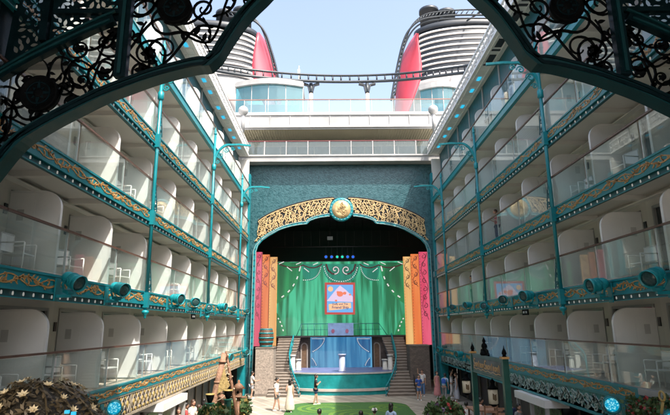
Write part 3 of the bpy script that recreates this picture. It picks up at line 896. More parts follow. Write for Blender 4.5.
# crown of the arch above the picture
crown = [(0.0, lowR[0][1] + 1.15), (0.55, lowR[0][1] + 1.05), (1.1, lowR[0][1] + 0.75), (1.55, lowR[0][1] + 0.40)]
low = smooth2(crown + lowR[:9]) + smooth2(lowR[8:])[1:]
bw = 0.19
mid = offs(low, bw / 2)
topb = offs(low, bw)
arch = empty('ornate_arch', (CXA, YA, ZG)); tag(arch, 'huge dark iron arch with cut-out vines and round medallions framing the view', 'arch')
for sg in (1, -1):
    fr = lambda a, bb, d, sg=sg: (CXA + sg * a, d, bb)
    mb = MB(); mb.ribbon(mid, bw, fr, YA - 0.17, YA + 0.17)
    mb.m = 1
    lipi = offs(low, 0.03); mb.ribbon(lipi, 0.06, fr, YA - 0.20, YA - 0.171)
    lipo = offs(low, bw - 0.03); mb.ribbon(lipo, 0.05, fr, YA - 0.20, YA - 0.171)
    mb.build('arch_beam', [ARCHT, ARCHM], arch)
# upper arc band: from (0,90) ... (125,31) left picture => mirror; extend to the wall
upR = [A(*p) for p in ((560, -40), (600, -8), (618, 20), (640, 30), (670, 46), (700, 62), (746, 92))]
upR = [A(620, 24), A(640, 32), A(662, 42), A(680, 50.5), A(706, 63.5), A(735, 80), A(755, 93)]
upR.append((7.02, upR[-1][1] - 0.40))
upR = smooth2(upR)
for sg in (1, -1):
    fr = lambda a, bb, d, sg=sg: (CXA + sg * a, d, bb)
    mb = MB(); mb.ribbon(upR, 0.22, fr, YA - 0.16, YA - 0.02); mb.m = 1
    mb.ribbon(offs(upR, 0.10), 0.04, fr, YA - 0.2, YA - 0.161); mb.ribbon(offs(upR, -0.10), 0.04, fr, YA - 0.2, YA - 0.161)
    mb.build('upper_band', [ARCHM, ARCHT], arch)
    # post between bands
    pa = A(612, 88); pt = A(606, -30)
    xq = (pa[0] + pt[0]) / 2
    mb = MB()
    def bxx(x0, x1, y0, y1, z0, z1): mb.box(CXA + sg * x0, CXA + sg * x1, y0, y1, z0, z1)
    bxx(xq - 0.11, xq + 0.11, YA - 0.18, YA - 0.04, pa[1] + 0.12, 9.4)
    mb.m = 1; bxx(xq - 0.03, xq + 0.03, YA - 0.23, YA - 0.181, pa[1] + 0.16, 9.4)
    mb.build('arch_post', [ARCHM, ARCHT], arch)
    XQ = xq
    # slim outer post through the leaf panel
    po = A(682, 0)[0]
    mb = MB(); mb.box(CXA + sg * (po - 0.07), CXA + sg * (po + 0.07), YA - 0.12, YA + 0.0, A(682, 45)[1], 9.4); mb.build('arch_post', ARCHM, arch)
    mb = MB(); mb.box(CXA + sg * (XQ + 0.13), CXA + sg * 6.8, YA - 0.10, YA + 0.10, 8.4, 9.4); mb.build('top_beam', ARCHM, arch); mb = MB()
    mb.box(CXA + sg * (XQ + 0.13), CXA + sg * (XQ+1.4), YA - 0.08, YA + 0.08, A(640, 16)[1] - 0.05, A(640, 16)[1] + 0.05)
    mb.build('cross_bar', ARCHM, arch)

# leaf panels: 2D curve with holes turned to mesh
def holed_panel(name, outer, holes, frame, d0, d1, material, parent):
    from mathutils.geometry import delaunay_2d_cdt
    vs, es = [], []
    for pl in [outer] + holes:
        n0 = len(vs); n = len(pl)
        vs += [Vector((p[0], p[1])) for p in pl]; es += [(n0 + i, n0 + (i + 1) % n) for i in range(n)]
    ov, oe, of = delaunay_2d_cdt(vs, es, [], 0, 1e-6)[:3]
    bb = [(min(p[0] for p in h), max(p[0] for p in h), min(p[1] for p in h), max(p[1] for p in h), h) for h in holes]
    keep = []
    for f in of:
        c = ((ov[f[0]][0] + ov[f[1]][0] + ov[f[2]][0]) / 3, (ov[f[0]][1] + ov[f[1]][1] + ov[f[2]][1]) / 3)
        if not inpoly(c, outer): continue
        if any(b_[0] < c[0] < b_[1] and b_[2] < c[1] < b_[3] and inpoly(c, b_[4]) for b_ in bb): continue
        keep.append(f)
    mb = MB(); a = mb.add([frame(v[0], v[1], d0) for v in ov]); b_ = mb.add([frame(v[0], v[1], d1) for v in ov])
    cnt = {}
    for f in keep:
        mb.face([a + i for i in f]); mb.face([b_ + i for i in reversed(f)])
        for i in range(3):
            k = (f[i], f[(i + 1) % 3]); cnt[tuple(sorted(k))] = cnt.get(tuple(sorted(k)), 0) + 1
    for (i, j), c in cnt.items():
        if c == 1: mb.face((a + i, a + j, b_ + j, b_ + i))
    return mb.build(name, material, parent)

def inpoly(p, poly):
    x, y = p; c = False; n = len(poly)
    for i in range(n):
        x0, y0 = poly[i]; x1, y1 = poly[i - 1]
        if (y0 > y) != (y1 > y) and x < (x1 - x0) * (y - y0) / (y1 - y0) + x0: c = not c
    return c
def polyd(p, poly):
    best = 9
    for i in range(len(poly)):
        a, b_ = poly[i - 1], poly[i]; dx, dy = b_[0] - a[0], b_[1] - a[1]; L = dx * dx + dy * dy or 1e-9
        t = max(0, min(1, ((p[0] - a[0]) * dx + (p[1] - a[1]) * dy) / L)); best = min(best, math.hypot(p[0] - a[0] - t * dx, p[1] - a[1] - t * dy))
    return best

ub = offs(upR, 0.0)
outer = [(XQ + 0.10, upR[0][1] + 0.02)] + [(p[0], p[1]) for p in upR[1:]] + [(6.8, 8.45), (XQ + 0.10, 8.45)]
rl = random.Random(3)
holes = []; cents = []
def trysprig(x, y, ang, n, L):
    for i in range(n):
        t = (i + 0.5) / n
        cx = x + math.cos(ang) * 0.62 * L * t; cy = y + math.sin(ang) * 0.62 * L * t
        for sd in (-1, 1):
            a = ang + sd * 0.75
            l = L * 0.25 * (1.0 - 0.3 * t); off = 0.028
            sx = cx + math.cos(ang + sd * PI / 2) * off; sy = cy + math.sin(ang + sd * PI / 2) * off
            ctr = (sx + math.cos(a) * l / 2, sy + math.sin(a) * l / 2)
            if any(math.hypot(ctr[0] - c[0], ctr[1] - c[1]) < 0.094 for c in cents): continue
            lf = leafpoly(sx, sy, a, l, l * 0.5)
            if all(inpoly(q, outer) and polyd(q, outer) > 0.12 for q in lf) and all(abs(q[0] - po) > 0.09 for q in lf):
                holes.append(lf); cents.append(ctr)
bx0 = A(622, 12)
for _ in range(400):
    x = rl.uniform(XQ + 0.15, XQ + 2.7); z = rl.uniform(upR[9][1] - 0.8, 7.2)
    if (x - XQ) > 1.9 and z < upR[9][1]: pass
    trysprig(x, z, rl.uniform(0.2, 2.6), 5, rl.uniform(0.6, 0.8))
for sg in (1, -1):
    fr = lambda a, bb, d, sg=sg: (CXA + sg * a, d, bb)
    holed_panel('leaf_panel', outer, holes, fr, YA - 0.006, YA + 0.006, ARCHM, arch)

# vines between the bands
segA_low, LA = resample(offs([p for p in low if p[0] > XQ - 0.05], bw), 60)
segA_up, _ = resample(offs([p for p in upR], -0.13), 60)
def mapA(u, v, H=1.0, L=1.0):
    t = max(0, min(1, u / L)) * 59; i = min(58, int(t)); q = t - i
    lx = segA_low[i][0] * (1 - q) + segA_low[i + 1][0] * q; lz = segA_low[i][1] * (1 - q) + segA_low[i + 1][1] * q
    ux = segA_up[i][0] * (1 - q) + segA_up[i + 1][0] * q; uz = segA_up[i][1] * (1 - q) + segA_up[i + 1][1] * q
    k = v / H; return (lx * (1 - k) + ux * k, lz * (1 - k) + uz * k)
# inner field: from the crown to the post, between the beam and z = 9.4
segB_low, LB = resample(offs([p for p in low if p[0] < XQ + 0.2], bw - 0.02), 60)
def mapB(u, v, H=1.0, L=1.0):
    t = max(0, min(1, u / L)) * 59; i = min(58, int(t)); q = t - i
    lx = segB_low[i][0] * (1 - q) + segB_low[i + 1][0] * q; lz = segB_low[i][1] * (1 - q) + segB_low[i + 1][1] * q
    k = v / H; tx = XQ * (t / 59) ** 0.8; tz = 8.6
    return (lx * (1 - k) + tx * k, lz * (1 - k) + tz * k)
medB = A(562, 13); medA = A(697, 95)
rv = random.Random(5)
def freevines(mb, fr, region, n, smin, smax, wd):
    """big s-curved stems, curls, leaves and blossoms scattered inside a region test"""
    got = 0; tries = 0
    seeds = []
    while got < n and tries < n * 40:
        tries += 1
        x = rv.uniform(region[0], region[1]); z = rv.uniform(region[2], region[3])
        if not region[4]((x, z)): continue
        if any(math.hypot(x - q[0], z - q[1]) < smin * 1.25 for q in seeds): continue
        seeds.append((x, z)); got += 1
        r = rv.uniform(smin, smax); a = rv.uniform(0, 6.28); sg = rv.choice((-1, 1))
        sp = [p for p in spiral(x, z, r, a, rv.uniform(0.9, 1.5), sg, 22, 0.25) if region[4](p)]
        mb.ribbon(sp, [wd * (1.3 - 0.7 * i / len(sp)) for i in range(len(sp))], fr, YA - 0.014, YA + 0.014)
        # tail sweeping away
        tail = []
        ta = a + PI / 2 * -sg; px, pz = x + r * math.cos(a), z + r * math.sin(a)
        for i in range(14):
            tail.append((px, pz)); px += math.cos(ta) * r * 0.22; pz += math.sin(ta) * r * 0.22; ta += sg * 0.13
        tail = [p for p in tail if region[4](p)]
        if len(tail) > 2: mb.ribbon(tail, [wd * (1.5 - 0.9 * i / len(tail)) for i in range(len(tail))], fr, YA - 0.014, YA + 0.014)
        for i in range(3, len(tail), 3):
            la = rv.uniform(0, 6.28); lf = leafpoly(tail[i][0], tail[i][1], la, r * 0.55, r * 0.24)
            if all(region[4](q) for q in lf): mb.prism(lf, fr, YA - 0.014, YA + 0.014)
        # blossom
        if rv.random() < 0.6:
            bl = []
            rr_ = r * 0.38
            for i in range(20):
                aa = 2 * PI * i / 20; k = rr_ * (1 + 0.28 * math.cos(5 * aa)); bl.append((x + k * math.cos(aa), z + k * math.sin(aa)))
            if all(region[4](q) for q in bl): mb.prism(bl, fr, YA - 0.014, YA + 0.014)
polyB = [p for p in offs(low, bw - 0.05) if p[0] < XQ] + [(XQ, A(612, 90)[1]), (XQ, 8.8), (0, 8.8)]
polyA = [p for p in offs(low, bw - 0.05) if p[0] > XQ] + list(reversed(upR)) + [(XQ, upR[0][1])]
regB = (0.2, XQ, 4.6, 8.8, lambda p: inpoly(p, polyB))
regA = (XQ, 6.8, 1.8, 6.2, lambda p: inpoly(p, polyA))
st = rv.getstate()
for sg in (1, -1):
    fr = lambda a, bb, d, sg=sg: (CXA + sg * a, d, bb)
    rv.setstate(st)
    mb = MB()
    freevines(mb, fr, regB, 44, 0.16, 0.36, 0.04)
    freevines(mb, fr, regA, 17, 0.15, 0.32, 0.036)
    # long stems linking across
    for v0, ph in ((0.12, 0), (0.2, 3.1), (0.32, 2), (0.42, 5), (0.55, 4)):
        pts_ = [mapB(LB * i / 60, v0 + 0.06 * math.sin(i * 0.45 + ph)) if False else mapB(i / 60, v0 + 0.09 * math.sin(i * 0.33 + ph)) for i in range(61)]
        mb.ribbon(pts_, 0.042, fr, YA - 0.014, YA + 0.014)
    for v0, ph in ((0.3, 0), (0.5, 3.1), (0.68, 1.5)):
        pts_ = [mapA(i / 50, v0 + 0.22 * math.sin(i * 0.36 + ph)) for i in range(51)]
        mb.ribbon(pts_, 0.04, fr, YA - 0.014, YA + 0.014)
    mb.build('vine_lattice', BLACK, arch)
    for (mx_, mz_), r in ((medB, 0.33), (medA, 0.35)):
        mb = MB(); c = (CXA + sg * mx_, YA, mz_)
        mb.lathe([(0.02, -0.10), (r * 0.25, -0.09), (r * 0.30, -0.07), (r * 0.86, -0.06), (r * 0.9, -0.09), (r, -0.08), (r, 0.06), (0.02, 0.06)], c, 40, 'Y')
        o = mb.build('medallion', BLACK, arch)
        mb = MB()
        for q in range(8):
            a = q * PI / 4; L = r * (0.72 if q % 2 == 0 else 0.45)
            lf = leafpoly(c[0], c[2], a, L, r * 0.16); mb.prism(lf, FXZ, YA - 0.085, YA - 0.06)
        mb.ribbon([(c[0] + r * 0.6 * math.cos(2 * PI * q / 32), c[2] + r * 0.6 * math.sin(2 * PI * q / 32)) for q in range(33)], 0.02, FXZ, YA - 0.08, YA - 0.06)
        mb.build('compass_star', ARCHM, o)
# pillars carrying the arch on both sides, against the balconies
for sg in (1, -1):
    mb = MB(); mb.box(CXA + sg * 7.0, CXA + sg * 7.3, YA - 0.25, YA + 0.25, ZG, 9.4)
    mb.build('arch_pier', ARCHM, arch)

# ------------------------------------------------------------------ proscenium
YS = 38.5
def S(px, py, Y=YS): p = at(px, py, Y); return (p.x, p.z)
mx0 = S(341.3, 210)[0]
trimL = [(257.5, 262), (258, 251), (260, 243.6), (264, 239), (269, 235), (278.5, 229.7), (285, 227.2), (292, 225.3), (300, 223.8), (306.5, 223.3), (308.5, 221), (311.3, 219.5), (316, 217.8), (321, 216.6), (327.7, 215.6)]
upL = [(258.3, 221.4), (263, 218), (268.9, 214.7), (278, 210.5), (288.2, 207), (298, 204), (307.4, 201.6), (316, 200), (324.8, 198.9), (334, 198.3)]
trimL[:4] = [(254.6, 262), (254.8, 252), (257, 245.5), (261.5, 240)]
tl = [(abs(S(*p)[0] - mx0), S(*p)[1]) for p in trimL]
ul = [(abs(S(*p)[0] - mx0), S(*p)[1]) for p in upL]
mz = S(341.3, 210)[1]
pros = empty('stage_arch', (mx0, YS, ZG)); tag(pros, 'teal proscenium wall with gilded filigree arch and round gold medallion above the stage', 'arch')
# wall outline
hole_half = tl[::-1]                                # centre -> springing
wl = []
for sg in (1, -1):
    # half wall polygon: outer edge, top, centre, round the opening
    xo = abs((XR + 1.2 if sg > 0 else XL - 1.2) - mx0)
    poly = [(0, 12.27), (xo, 12.27), (xo, ZG), (tl[0][0] + 0.02, ZG)] + [(p[0], p[1] + (0.03 if i else 0)) for i, p in enumerate(tl)] + [(0, tl[-1][1] + 0.03)]
    fr = lambda a, bb, d, sg=sg: (mx0 + sg * a, d, bb)
    holes_ = []
    holed_panel('wall_panel', poly, holes_, fr, YS, YS + 0.35, SEQ, pros)
    # dark recess plate behind filigree, filigree, trims
    band = ul + tl[::-1][1:]
    bandp = [(p[0], p[1]) for p in ul] + [(ul[-1][0] - 0.3, ul[-1][1])] + [(tl[-1][0] - 0.5, tl[-1][1] + 0.12)] + [(p[0], p[1] + 0.12) for p in reversed(tl[2:])]
    mb = MB(); mb.prism(bandp, fr, YS - 0.03, YS - 0.004); mb.build('filigree_backing', VOID, pros)
    # filigree
    ulr, LU = resample(ul, 40); tlr, _ = resample([(p[0], p[1] + 0.10) for p in tl[2:]], 40)
    def mp(u, v, L=LU):
        t = max(0, min(1, u / L)) * 39; i = min(38, int(t)); q = t - i
        a = (tlr[i][0] * (1 - q) + tlr[i + 1][0] * q, tlr[i][1] * (1 - q) + tlr[i + 1][1] * q)
        c = (ulr[i][0] * (1 - q) + ulr[i + 1][0] * q, ulr[i][1] * (1 - q) + ulr[i + 1][1] * q)
        return (a[0] * (1 - v) + c[0] * v, a[1] * (1 - v) + c[1] * v)
    mb = MB(); rf = random.Random(21)
    for v0, n_ in ((-0.05, 12), (0.2, 13), (0.43, 13), (0.68, 12)):
        for i in range(n_):
            u = LU * (i + 0.5 + rf.uniform(-0.15, 0.15)) / n_; v = v0 + 0.17
            c = mp(u, v); r = rf.uniform(0.15, 0.24)
            sp = spiral(c[0], c[1], r, rf.uniform(0, 6.28), 1.3, rf.choice((-1, 1)), 16)
            mb.ribbon(sp, [0.06 * (1.1 - 0.5 * k / 16) for k in range(17)], fr, YS - 0.09, YS - 0.031)
            for q in range(4):
                la = rf.uniform(0, 6.28); st_ = (c[0] + rf.uniform(-.2, .2), c[1] + rf.uniform(-.2, .2))
                mb.prism(leafpoly(st_[0], st_[1], la, rf.uniform(0.12, 0.22), 0.07), fr, YS - 0.08, YS - 0.031)
    for v0 in (0.02, 0.98):
        mb.ribbon([mp(LU * i / 60, v0) for i in range(61)], 0.07, fr, YS - 0.10, YS - 0.031)
    mb.ribbon([mp(LU * i / 60, 0.5 + 0.35 * math.sin(i * 0.8)) for i in range(61)], 0.07, fr, YS - 0.085, YS - 0.031)
    mb.build('gold_filigree', GOLDM, pros)
    # teal trim with studs
    trc = [(p[0], p[1] + 0.02) for p in tl]
    trc2 = [(tl[0][0] + 0.04, ZG)] + trc + [(0.9, tl[-1][1] + 0.02)]
    mb = MB(); mb.ribbon(trc2, 0.24, fr, YS - 0.16, YS - 0.0035)
    mb.m = 1; mb.ribbon(offs(trc2, 0.10), 0.04, fr, YS - 0.19, YS - 0.161); mb.ribbon(offs(trc2, -0.10), 0.04, fr, YS - 0.19, YS - 0.161)
    rs, Lr = resample(trc2, int(13 / 0.32))
    mb.m = 2
    for p in rs: mb.prism([(p[0] + 0.06 * math.cos(q * PI / 3), p[1] + 0.06 * math.sin(q * PI / 3)) for q in range(6)], fr, YS - 0.18, YS - 0.161)
    mb.build('teal_trim', [TEAL, mat('pale_trim', (0.25, 0.36, 0.35), 0.4), TEALD], pros)
    # sequin ridge above the arch
    mb = MB(); mb.ribbon([(p[0], p[1] + 0.07) for p in ul], 0.06, fr, YS - 0.12, YS - 0.0035); mb.build('dark_rim', DARKW, pros)
mb = MB(); c = (mx0, YS - 0.1, mz)
mb.lathe([(0.5, -0.12), (0.62, -0.14), (0.86, -0.14), (0.92, -0.1), (0.92, 0.09)], c, 40, 'Y')
ring = mb.build('medallion_ring', TEAL, pros)
mb = MB()
for q in range(20):
    a = 2 * PI * q / 20; mb.sphere((mx0 + 0.81 * math.cos(a), YS - 0.24, mz + 0.81 * math.sin(a)), 0.04, 8)
mb.build('studs', mat('pale_stud', (0.3, 0.5, 0.5), 0.3), ring)
mb = MB(); mb.lathe([(0.02, -0.17), (0.40, -0.165), (0.71, -0.15), (0.71, 0.0)], c, 36, 'Y'); gm_ = mb.build('gold_medallion', GOLDM, pros)
mb = MB(); rf = random.Random(4)
for q in range(9):
    a = rf.uniform(0, 6.28); r_ = rf.uniform(0.1, 0.42)
    cc = (mx0 + r_ * math.cos(a), mz + r_ * math.sin(a))
    mb.ribbon(spiral(cc[0], cc[1], 0.15, a, 1.2, 1, 12), 0.05, FXZ, YS - 0.30, YS - 0.24)
mb.build('medallion_relief', mat('old_gold', (0.40, 0.27, 0.11), 0.4, metal=0.4), gm_)

# stage void behind the arch
xa, xb = S(250, 300)[0] - 1.5, S(430, 300)[0] + 1.5
mb = MB(); mb.box(xa, xb, 38.95, 47, 8.6, 8.9); mb.box(xa - 0.2, xa, 38.95, 47, ZG, 8.9); mb.box(xb, xb + 0.2, 38.95, 47, ZG, 8.9); mb.box(xa, xb, 47, 47.3, ZG, 8.9)
tag(mb.build('stage_house', VOID), 'black painted stage house behind the gilded arch', 'stage house')

# small stage lamps in a row
zL = None
for i, (px, m_, cn) in enumerate(((326, BLUEL, 'blue'), (331.6, BLUEL, 'blue'), (337.2, GRNL, 'green'), (342.3, GRNL, 'green'), (347.6, BLUEL, 'blue'), (353, BLUEL, 'blue'))):
    p = at(px, 256.8, 41.8)
    lab = [f'leftmost {cn} stage lamp in the row above the green screen', 'second blue stage lamp from the left above the green screen', 'left one of the two green stage lamps above the screen', 'right one of the two green stage lamps above the screen', 'blue stage lamp just right of the green pair above the screen', 'rightmost blue stage lamp in the row above the green screen'][i]
    o = empty('stage_lamp', p); tag(o, lab, 'lamp', 'coloured lamps above the stage screen')
    mb = MB(); mb.lathe([(0.08, 0.28), (0.12, 0.24), (0.14, 0.02), (0.16, 0.0)], p, 12, 'Y'); mb.tube([(p.x, p.y + 0.14, p.z), (p.x, p.y + 0.14, p.z + 0.9)], 0.02, 6); mb.build('can', DARKW, o)
    mb = MB(); mb.lathe([(0.10, 0.0), (0.09, -0.01), (0.02, -0.03)], p, 12, 'Y'); mb.build('lens', m_, o)
p = at(341, 252, 41.95)
mb = MB(); pl_, pr_ = at(285, 246, 41.95), at(398, 246, 41.95)
mb.tube([(pl_.x - 1, 41.95, p.z + 0.45), (pr_.x + 1, 41.95, p.z + 0.45)], 0.05, 8)
for q in range(14):
    x = pl_.x + (pr_.x - pl_.x) * q / 13; mb.tube([(x, 41.95, p.z + 0.45), (x, 41.95, 8.6)], 0.015, 5)
tag(mb.build('lighting_bar', DARKW), 'long dark lighting bar over the stage carrying small lamps', 'lighting bar')
p = at(330, 238, 41)
mb = MB(); mb.box(p.x - 0.22, p.x + 0.22, p.y, p.y + 0.3, p.z - 0.13, p.z + 0.13); mb.m = 1; mb.tube([(p.x, p.y + 0.15, p.z + 0.13), (p.x, p.y + 0.15, 8.6)], 0.02, 6)
tag(mb.build('projector_box', [mat('grey_box', (0.30, 0.30, 0.29), 0.5), DARKW]), 'small grey box hanging high in the dark stage opening', 'projector')

# ------------------------------------------------------------------ LED screen
YQ = 42.3
def Q(px, py): p = at(px, py, YQ); return (p.x, p.z)
x0, z1 = Q(276, 262); x1, _ = Q(405.5, 262); _, z0 = Q(341, 335.5)
scr = empty('stage_screen', ((x0 + x1) / 2, YQ, z0)); tag(scr, 'wide lit screen showing green curtains and a hanging red-framed poster', 'screen')
mb = MB(); mb.box(x0, x1, YQ, YQ + 0.15, z0, z1); mb.build('curtain_picture', SGREEN, scr)
mb = MB(); mb.box(x0 - 0.06, x1 + 0.06, YQ + 0.001, YQ + 0.2, z0 - 0.12, z0 - 0.002); mb.box(x0 - 0.06, x1 + 0.06, YQ + 0.001, YQ + 0.2, z1 + 0.001, z1 + 0.06); mb.build('screen_frame', DARKW, scr)
def fl(mb, poly, d=0.004, th=0.004): mb.prism([Q(*p) for p in poly], FXZ, YQ - d - th, YQ - d)
def rb(mb, pts, w, d=0.012, th=0.004): mb.ribbon([Q(*p) for p in pts], w, FXZ, YQ - d - th, YQ - d)
def qbez(p0, p1, p2, n=24): return [((1 - t) ** 2 * p0[0] + 2 * t * (1 - t) * p1[0] + t * t * p2[0], (1 - t) ** 2 * p0[1] + 2 * t * (1 - t) * p1[1] + t * t * p2[1]) for t in [i / n for i in range(n + 1)]]
MXP = 340.8
def mir(pl): return [(2 * MXP - p[0], p[1]) for p in pl]
def dashes(mb, curve, w, on=2, off=2, d=0.02):
    i = 0
    while i + on < len(curve):
        rb(mb, curve[i:i + on + 1], w, d); i += on + off
c1 = qbez((302, 264), (299, 292), (276.3, 304), 40)
c2 = qbez((276.3, 314), (283, 322), (286, 335), 30)
swag = MB(); stitch = MB(); scro = MB(); scl = MB()
for fn in (lambda p: p, mir):
    drape = MB(); fl(drape, fn([(276.1, 262.3), (302, 262.3)] + c1 + [(276.1, 306)]), 0.004)
    fl(drape, fn([(276.1, 310)] + qbez((276.3, 312), (284, 321), (287, 335.2), 10) + [(276.1, 335.2)]), 0.004)
    drape.build('side_drape', SGREEND, scr)
    i = fn([(300.6, 266)] + qbez((300, 268), (296, 290), (277, 300), 40)[1:])
    dashes(stitch, i, 0.10, 3, 5)
    dashes(stitch, fn(qbez((278, 318), (282, 324), (284, 334), 20)), 0.09, 2, 3)
    sw = qbez((302, 264), (302, 282), (310, 281), 14) + qbez((310, 281), (320, 279), (322, 264), 14)[1:]
    fl(swag, fn(sw), 0.0045)
    dashes(stitch, fn(qbez((303, 280), (319, 281), (321, 266), 30)), 0.06, 1, 1)
    for k, (xx, yy) in enumerate(((279, 264), (287, 267), (296, 264.5), (304, 268), (313, 265))):
        rb(stitch, fn([(xx, yy), (xx + 5, yy + (4 if k % 2 else -2.2))]), 0.06, 0.03)
    garl = qbez((276, 262.5), (292, 271), (303, 265), 20) + qbez((303, 265), (314, 271), (322, 264), 16)[1:]
    rb(scl, fn(garl), 0.10, 0.02)
    sp = spiral(336 - MXP + MXP, 269.5, 4.6, -PI / 2, 1.25, 1, 22)
    rb(scl, fn([(326, 264), (328, 270), (332, 273.6)] + [(335.2 + (q[0] - 336), q[1] + 0.2) for q in spiral(336, 269.5, 4.4, PI * 0.55, 1.15, -1, 22)]), 0.15, 0.03)
    rb(scro, fn([(335.2 + (q[0] - 336), q[1] + 0.2) for q in spiral(336, 269.5, 4.4, PI * 0.55, 1.15, -1, 22)]), 0.07, 0.036)
# centre swag
cs = qbez((322, 264), (324, 284), (MXP, 284.5), 16) + qbez((MXP, 284.5), (2 * MXP - 324, 284), (2 * MXP - 322, 264), 16)[1:]
fl(swag, cs, 0.0045)
dashes(stitch, qbez((324, 266), (326, 281), (MXP, 281.5), 24) + qbez((MXP, 281.5), (2 * MXP - 326, 281), (2 * MXP - 324, 266), 24)[1:], 0.07, 1, 1)
swag.build('swags', SGREENT, scr); stitch.build('stitching', SWHITE, scr)
scl.build('scroll_lines', mat('scroll_line', (0.16, 0.06, 0.06), 0.5), scr); scro.build('scroll_highlights', SWHITE, scr)
# poster
mb = MB(); fl(mb, [(324.8, 282.5), (355, 282.5), (355, 314.5), (324.8, 314.5)], 0.04, 0.01); pf = mb.build('poster_frame', SRED, scr)
mb = MB(); fl(mb, [(327, 284.8), (353, 284.8), (353, 312.3), (327, 312.3)], 0.051, 0.003); mb.build('poster_picture', SSKY, pf)
mb = MB(); fl(mb, [(326.8, 301), (336, 289.5), (340, 285.5), (346, 290), (352.6, 296.5), (352.8, 302)], 0.055, 0.003); mb.build('poster_cloud', SLILA, pf)
mb = MB(); fl(mb, [(330.5 + 2.6 * math.cos(q * PI / 8), 289 + 2.6 * math.sin(q * PI / 8)) for q in range(16)], 0.056, 0.003)
fl(mb, [(328.6, 304.2), (340, 302.6), (350.8, 302.8), (351.2, 308), (340, 309.4), (329, 310.4)], 0.059, 0.003)
mb.build('poster_sun_and_ribbon', SPEACH, pf)
mb = MB()
for (cx, cy, r_) in ((340, 294, 3.2), (344.6, 293.2, 1.8), (337.8, 292.2, 1.3), (336, 300.6, 1.2), (350, 294.6, 1.1)):
    fl(mb, [(cx + r_ * math.cos(q * PI / 7), cy + r_ * 0.85 * math.sin(q * PI / 7)) for q in range(14)], 0.060, 0.003)
mb.build('poster_shapes', emat('poster_warm', (0.85, 0.22, 0.12), 1.0), pf)
mb = MB(); rb(mb, [(328.5, 282.5), (328.5, 270)], 0.03, 0.03); rb(mb, [(351.5, 282.5), (351.5, 270)], 0.03, 0.03); mb.build('poster_cords', SDARK, pf)
def text_mesh(name, txt, size, loc, rot, material, parent, ext=0.002, align='CENTER', shear=0.0):
    cu = bpy.data.curves.new('t', 'FONT'); cu.body = txt; cu.size = size; cu.align_x = align; cu.align_y = 'CENTER'; cu.extrude = ext; cu.shear = shear; cu.offset = size * 0.015
    to = bpy.data.objects.new('t', cu); COL.objects.link(to)
    dg = bpy.context.evaluated_depsgraph_get(); dg.update()
    me = bpy.data.meshes.new_from_object(to.evaluated_get(dg)); bpy.data.objects.remove(to)
    Mx = Matrix.Translation(loc) @ rot
    me.transform(Mx); me.materials.clear(); me.materials.append(material)
    return inst(me, name, parent)
RX = Matrix.Rotation(R(90), 4, 'X')
p = at(340, 304.0, YQ - 0.075); text_mesh('poster_lettering', 'Duffy and The', 0.22, p, RX, SNAVY, pf)
p = at(340.3, 307.4, YQ - 0.075); text_mesh('poster_lettering', 'Friend Ship', 0.30, p, RX, SNAVY, pf)

# blue screen under the gallery
YB = 42.0
def QB(px, py): p = at(px, py, YB); return (p.x, p.z)
x0b, z1b = QB(310.5, 337.2); x1b = QB(371.5, 337)[0]; z0b = -3.15
bs = empty('lower_stage_screen', ((x0b + x1b) / 2, YB, z0b)); tag(bs, 'small blue screen with white stitched curtains under the stage gallery', 'screen')
mb = MB(); mb.box(x0b, x1b, YB, YB + 0.1, z0b, z1b); mb.build('blue_curtain_picture', SBLUE, bs)
mb = MB(); st2 = MB()
for fn in (lambda p: p, mir):
    cv = qbez((325.5, 338), (325, 347), (312, 353), 24)
    pl = [QB(*p) for p in fn([(311, 337.8)] + [(325.5, 337.8)] + cv + [(311, 353.5)])]; mb.prism(pl, FXZ, YB - 0.008, YB - 0.004)
    pl = [QB(*p) for p in fn([(311, 358)] + qbez((311.5, 357), (316, 361), (318, 366), 10) + [(311, 366)])]; mb.prism(pl, FXZ, YB - 0.008, YB - 0.004)
    for cv_ in (fn(qbez((324.5, 338), (323.8, 346), (312, 352), 30)), fn(qbez((312, 358), (315, 361), (316.6, 366), 14)), fn([(312 + i * 0.7, 338.6) for i in range(18)])):
        i = 0
        while i + 1 < len(cv_): st2.ribbon([QB(*q) for q in cv_[i:i + 2]], 0.06, FXZ, YB - 0.02, YB - 0.014); i += 2
mb.build('blue_drapes', SBLUED, bs); st2.build('stitching', SWHITE, bs)

# ------------------------------------------------------------------ banners (pink / orange / amber)
def banner(px0, px1, pyt, Y, m, lab, flip):
    x0, zt = at(px0, pyt, Y).x, at((px0 + px1) / 2, pyt, Y).z; x1 = at(px1, pyt, Y).x; zb = -1.40
    o = empty('tall_banner', ((x0 + x1) / 2, Y, zb)); tag(o, lab, 'banner', 'striped lit banners beside the screen')
    mb = MB(); mb.box(x0, x1, Y, Y + 0.12, zb, zt); mb.build('lit_panel', m, o)
    mb = MB(); w_ = x1 - x0; cx = (x0 + x1) / 2
    z = zt - 0.35; i = 0
    lim = zt - (5 if m is SPINK else 2.4)
    while z > lim:
        sg = 1 if i % 2 else -1
        mb.ribbon(spiral(cx + sg * w_ * 0.02, z, w_ * 0.30, PI / 2, 1.2, sg, 18), [0.042 * (1.2 - 0.5 * k / 18) for k in range(19)], FXZ, Y - 0.012, Y - 0.003)
        z -= 0.62; i += 1
    mb.ribbon([(cx + w_ * 0.34 * math.cos(q * 0.5), zt - 0.1 - q * (zt - lim) / 24) for q in range(25)], 0.035, FXZ, Y - 0.010, Y - 0.003)
    mb.build('scroll_pattern', mat('banner_scroll', (0.10, 0.03, 0.04), 0.5), o)
    mb = MB(); z = zb + 0.15
    while z < zt - 0.1: mb.box(x0 + 0.03, x0 + 0.06, Y - 0.008, Y - 0.003, z, z + 0.1); z += 0.22
    mb.box(x1 - 0.03, x1 + 0.0, Y - 0.03, Y - 0.003, zb, zt)
    mb.build('seam', DARKW if m is not SYELLOW else GOLD, o)
